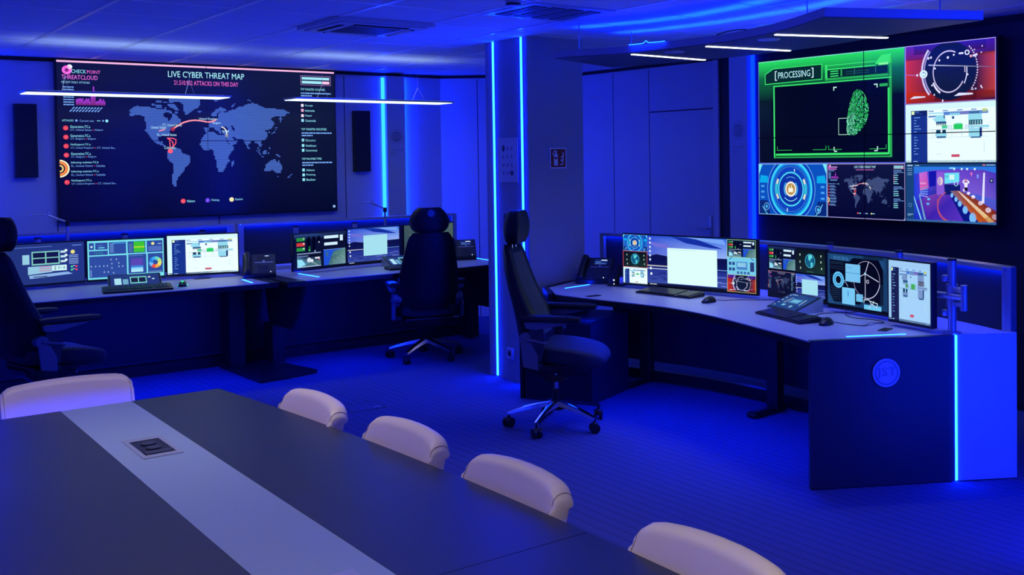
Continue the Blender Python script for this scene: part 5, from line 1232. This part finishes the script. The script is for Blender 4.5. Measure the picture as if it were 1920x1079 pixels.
    loft(bm, secs); link('front_cushion', bm, mat('grey_green_fabric', (.045, .058, .062), .8, noise=.1, nscale=250), back, smooth=True)
    # headrest
    bm = bmesh.new(); secs = []
    for k in range(11):
        u = k / 10; z = 1.155 + .205 * u; r = math.sin(math.pi * (.08 + .84 * u)) ** .32; w = (.182 - .040 * u) * r; th = .058 * r; xc = -.262 + .010 * u
        sec = []
        for j in range(24):
            a = 2 * math.pi * j / 24; cy = math.copysign(abs(math.cos(a)) ** .55, math.cos(a)); sx = math.copysign(abs(math.sin(a)) ** .7, math.sin(a))
            sec.append((xc + th * sx + .03 * abs(cy) ** 2, w * cy, z + L))
        secs.append(sec)
    loft(bm, secs); hr = link('headrest', bm, M_LEATHER, t, smooth=True)
    for sy in (-.045, .045):
        bm = bmesh.new(); cone(bm, (-.265, sy, 1.10 + L), (-.262, sy, 1.19 + L), .007); link('headrest_post', bm, M_CHROME, hr, smooth=True)
    bm = bmesh.new(); cone(bm, (0, -.004, 0), (0, .002, 0), .031, seg=28)
    eb = link('emblem_disc', bm, mat('emblem_ring_blue', (.14, .18, .30), .4), hr, loc=(-.3135, 0, 1.315 + L), rot=(0, 0, -math.pi / 2))
    bm = bmesh.new(); ring_xz(bm, (0, -.004, 0), .022, .026, .0008); emblem_text(bm, 'JST', (0, -.004, 0), .036, .018, .001); link('lettering', bm, M_BLACK, eb)
    # arms
    for sy in (-1, 1):
        y = sy * .285
        bm = bmesh.new(); secs = []
        for k in range(9):
            u = k / 8; x = -.15 + .36 * u; w = .042 * (1 - .25 * abs(2 * u - 1) ** 3); z = .725 - .010 * u; h = .021 * (1 - .3 * (abs(2 * u - 1)) ** 6)
            secs.append([(x, y + w * math.copysign(abs(math.cos(a)) ** .6, math.cos(a)), z + L + h * math.copysign(abs(math.sin(a)) ** .6, math.sin(a))) for a in [2 * math.pi * j / 16 for j in range(16)]])
        loft(bm, secs); pad = link('armrest', bm, M_BLACK, t, smooth=True)
        bm = bmesh.new(); prism_axis(bm, [(-.13, .700 + L), (.16, .700 + L), (.10, .682 + L), (-.06, .655 + L), (-.12, .665 + L)], y - .018, y + .018, 'y'); link('armrest_base', bm, M_HINGE, pad)
        bm = bmesh.new(); prism_axis(bm, [(-.10, .67 + L), (-.02, .67 + L), (-.01, .58 + L), (-.03, .46 + L), (-.11, .46 + L), (-.13, .55 + L)], y - sy * .01 - .012, y - sy * .01 + .012, 'y')
        box(bm, (-.06, sy * .25, .435 + L), (.06, .08, .03), r=.006); link('armrest_bracket', bm, M_DARK, pad)
        bm = bmesh.new(); cone(bm, (-.13, y + sy * .003, .60 + L), (-.13, y - sy * .06, .60 + L), .036, seg=24); cone(bm, (-.13, y, .60 + L), (.0, y, .57 + L), .010); prism_axis(bm, [(-.155, .57 + L), (-.09, .575 + L), (-.05, .50 + L), (-.05, .41 + L), (-.14, .43 + L)], y - .010, y + .006, 'y'); link('back_hinge', bm, M_HINGE, pad, smooth=True)
    bm = bmesh.new(); tube(bm, [(.05, -.16, .40 + L), (.06, -.27, .395 + L), (.06, -.30, .39 + L)], .007, 8); link('seat_lever', bm, M_CHROME, t, smooth=True)
    return t
office_chair((3.72, 5.53, 0), math.radians(-46), math.radians(-4), 'black high-backed office chair with polished base standing in front of the pillar')
office_chair((4.20, 8.22, 0), math.radians(74), math.radians(-4), 'black high-backed office chair seen from behind with a round headrest emblem', -.07)
office_chair((1.27, 7.68, 0), math.radians(14), math.radians(20), 'black high-backed office chair cut off by the picture edge beside the first desk')

# ---------------------------------------------------------------- meeting table and its chairs
TZ = .74
t = thing('conference_table', 'large dark slate meeting table with a pale inlay strip down its middle', 'table', (.93, 2.15, 0))
edge = lambda y: .458 + .152 * (1 - ((y - 2.15) / 2.42) ** 2)
ys = [-.27 + 2.42 * k / 12 for k in range(13)] ; ysb = [2.15 + 2.42 * k / 12 for k in range(13)]
for nm, a, b in (('near_top', -.27, 2.1585), ('far_top', 2.1615, 4.572)):
    for side in (-1, 1):
        yy = [a + (b - a) * k / 16 for k in range(17)]
        x_in = .1255
        poly = [(side * edge(y), y - 2.15) for y in yy] + [(side * x_in, b - 2.15), (side * x_in, a - 2.15)]
        link('table_top', prism(bmesh.new(), poly, TZ - .03, TZ), M_TABLE, t)
link('inlay_strip', bx(-.1245, -2.42, TZ - .03, .1245, 2.42, TZ), M_TABLESTRIP, t)
for y in (-1.55, 1.55): link('table_leg', bx(-.28, y - .12, 0, .28, y + .12, TZ - .0305, r=.01), M_DARK, t)
bm = bmesh.new(); bx(-.3, -1.4, .05, .3, 1.4, .10, bm); link('cable_tray', bm, M_BLACK, t)
for side in (-1, 1):
    path = [(side * (edge(y) - .05), y - 2.15) for y in [-.2 + 4.7 * k / 20 for k in range(21)]]
    link('under_edge_light_strip', ribbon(bmesh.new(), path, .008, TZ - .040, TZ - .0305), M_TEDGE, t)
link('under_edge_light_strip', bx(-.42, 2.355, TZ - .040, .42, 2.363, TZ - .0305), M_RAIL, t)
def power_box(y):
    p = bpy.data.objects.new('power_outlet', None); COL.objects.link(p); p.parent = t; p.location = (0, y, TZ)
    bm = bmesh.new(); bx(-.060, -.140, .0, -.046, .140, .003, bm); bx(.046, -.140, .0, .060, .140, .003, bm); bx(-.0461, -.140, 0, .0461, -.105, .003, bm); bx(-.0461, .105, 0, .0461, .140, .003, bm)
    link('outlet_frame', bm, M_ALU, p)
    link('outlet_well', bx(-.046, -.105, .0, .046, .105, .0012), M_BLACK, p)
    bm = bmesh.new()
    for yy in (-.02, .045): cone(bm, (0, yy, .0012), (0, yy, .006), .024, seg=24)
    link('socket_insert', bm, M_DARK, p)
    bm = bmesh.new(); bx(-.040, -.095, .0012, .040, -.055, .004, bm); link('data_port', bm, M_DARK, p)
power_box(1.625); power_box(.03)

def meeting_chair(loc, rz, label):
    """sits facing +X"""
    c = thing('meeting_chair', label, 'chair', loc, rz, 'cream meeting chairs around the table')
    def section(u, th=.062):
        """closed outline of the back at width position u in -1..1"""
        v = abs(u); fwd = .034 * v ** 2.4; top = .797 - .012 * v * v - .030 * max(0, v - .80) ** 2 / .04; pts = []
        for z, x in ((.40, -.195), (.5, -.223), (.6, -.251), (.68, -.274), (.74, -.290), (top - .012, -.303)):
            pts.append((x + fwd, z, th)); yy = .240 * u
        out = []
        for x, z, h in pts: out.append((x - h / 2, yy, z))
        xt = pts[-1][0]
        for k in range(1, 6): a = math.pi * k / 6; out.append((xt - th / 2 * math.cos(a), yy, top - .012 + .024 * math.sin(a)))
        for x, z, h in pts[::-1]: out.append((x + h / 2, yy, z))
        return out
    bm = bmesh.new(); us = [-1, -.99, -.97, -.93, -.86, -.76, -.62, -.45, -.25, 0, .25, .45, .62, .76, .86, .93, .97, .99, 1]
    secs = [section(u, .066 if abs(u) < .98 else (.062 if abs(u) < .995 else .050)) for u in us]
    loft(bm, secs); bk = link('backrest', bm, M_CREAM, c, smooth=True)
    for u in (-.945, .945):
        s = section(u, .0656); bm = bmesh.new(); tube(bm, [(p[0], p[1], p[2]) for p in s[3:]], .0013, 6); link('seam', bm, M_PIPING, bk, smooth=True)
    bm = bmesh.new(); superell(bm, (-.01, 0, .43), (.25, .235, .05), .3, nu=36, nv=14); link('seat', bm, M_CREAM, c, smooth=True)
    for sx in (-1, 1):
        for sy in (-1, 1):
            bm = bmesh.new(); cone(bm, (sx * .21, sy * .20, .0), (sx * .17, sy * .17, .40), .012, .014); link('leg', bm, M_CHROME, c, smooth=True)
    bm = bmesh.new(); bx(-.19, -.19, .375, .17, .19, .392, bm); link('seat_frame', bm, M_DARK, c)
    return c
c0 = meeting_chair((1.32, 2.575, 0), math.pi, 'cream meeting chair beside the middle of the table edge, third along from the far end')
def copy_chair(src, loc, rz, label):
    r = src.copy(); COL.objects.link(r); r.location = loc; r.rotation_euler = (0, 0, rz); r['label'] = label
    for ch in list(src.children):
        k = ch.copy(); COL.objects.link(k); k.parent = r
        for g in list(ch.children): d = g.copy(); COL.objects.link(d); d.parent = k
    return r
copy_chair(c0, (1.30, 3.225, 0), math.pi, 'cream meeting chair second along the table side from the far corner')
copy_chair(c0, (1.245, 3.875, 0), math.pi, 'cream meeting chair nearest the far corner, its back beside the floor hatch')
copy_chair(c0, (1.325, 1.77, 0), math.pi, 'cream meeting chair at the lower picture edge, nearest to the viewer')
copy_chair(c0, (.885, 4.60, 0), -math.pi / 2, 'cream meeting chair standing alone at the far short end of the table')

t = thing('floor_hatch', 'thin metal outline of a floor outlet hatch set in the carpet', 'floor hatch', (3.04, 6.875, 0), -.1)
bm = bmesh.new()
for x0, y0, x1, y1 in ((-.12, -.12, .12, -.112), (-.12, .112, .12, .12), (-.12, -.112, -.112, .112), (.112, -.112, .12, .112)): bx(x0, y0, .0, x1, y1, .002, bm)
link('hatch_rim', bm, M_DARK, t)
link('hatch_lid', bx(-.110, -.110, 0, .110, .110, .0015), M_CARPET, t)
bm = bmesh.new(); box(bm, (.07, -.06, .0022), (.05, .012, .002)); link('hatch_grip', bm, M_ALU, t)
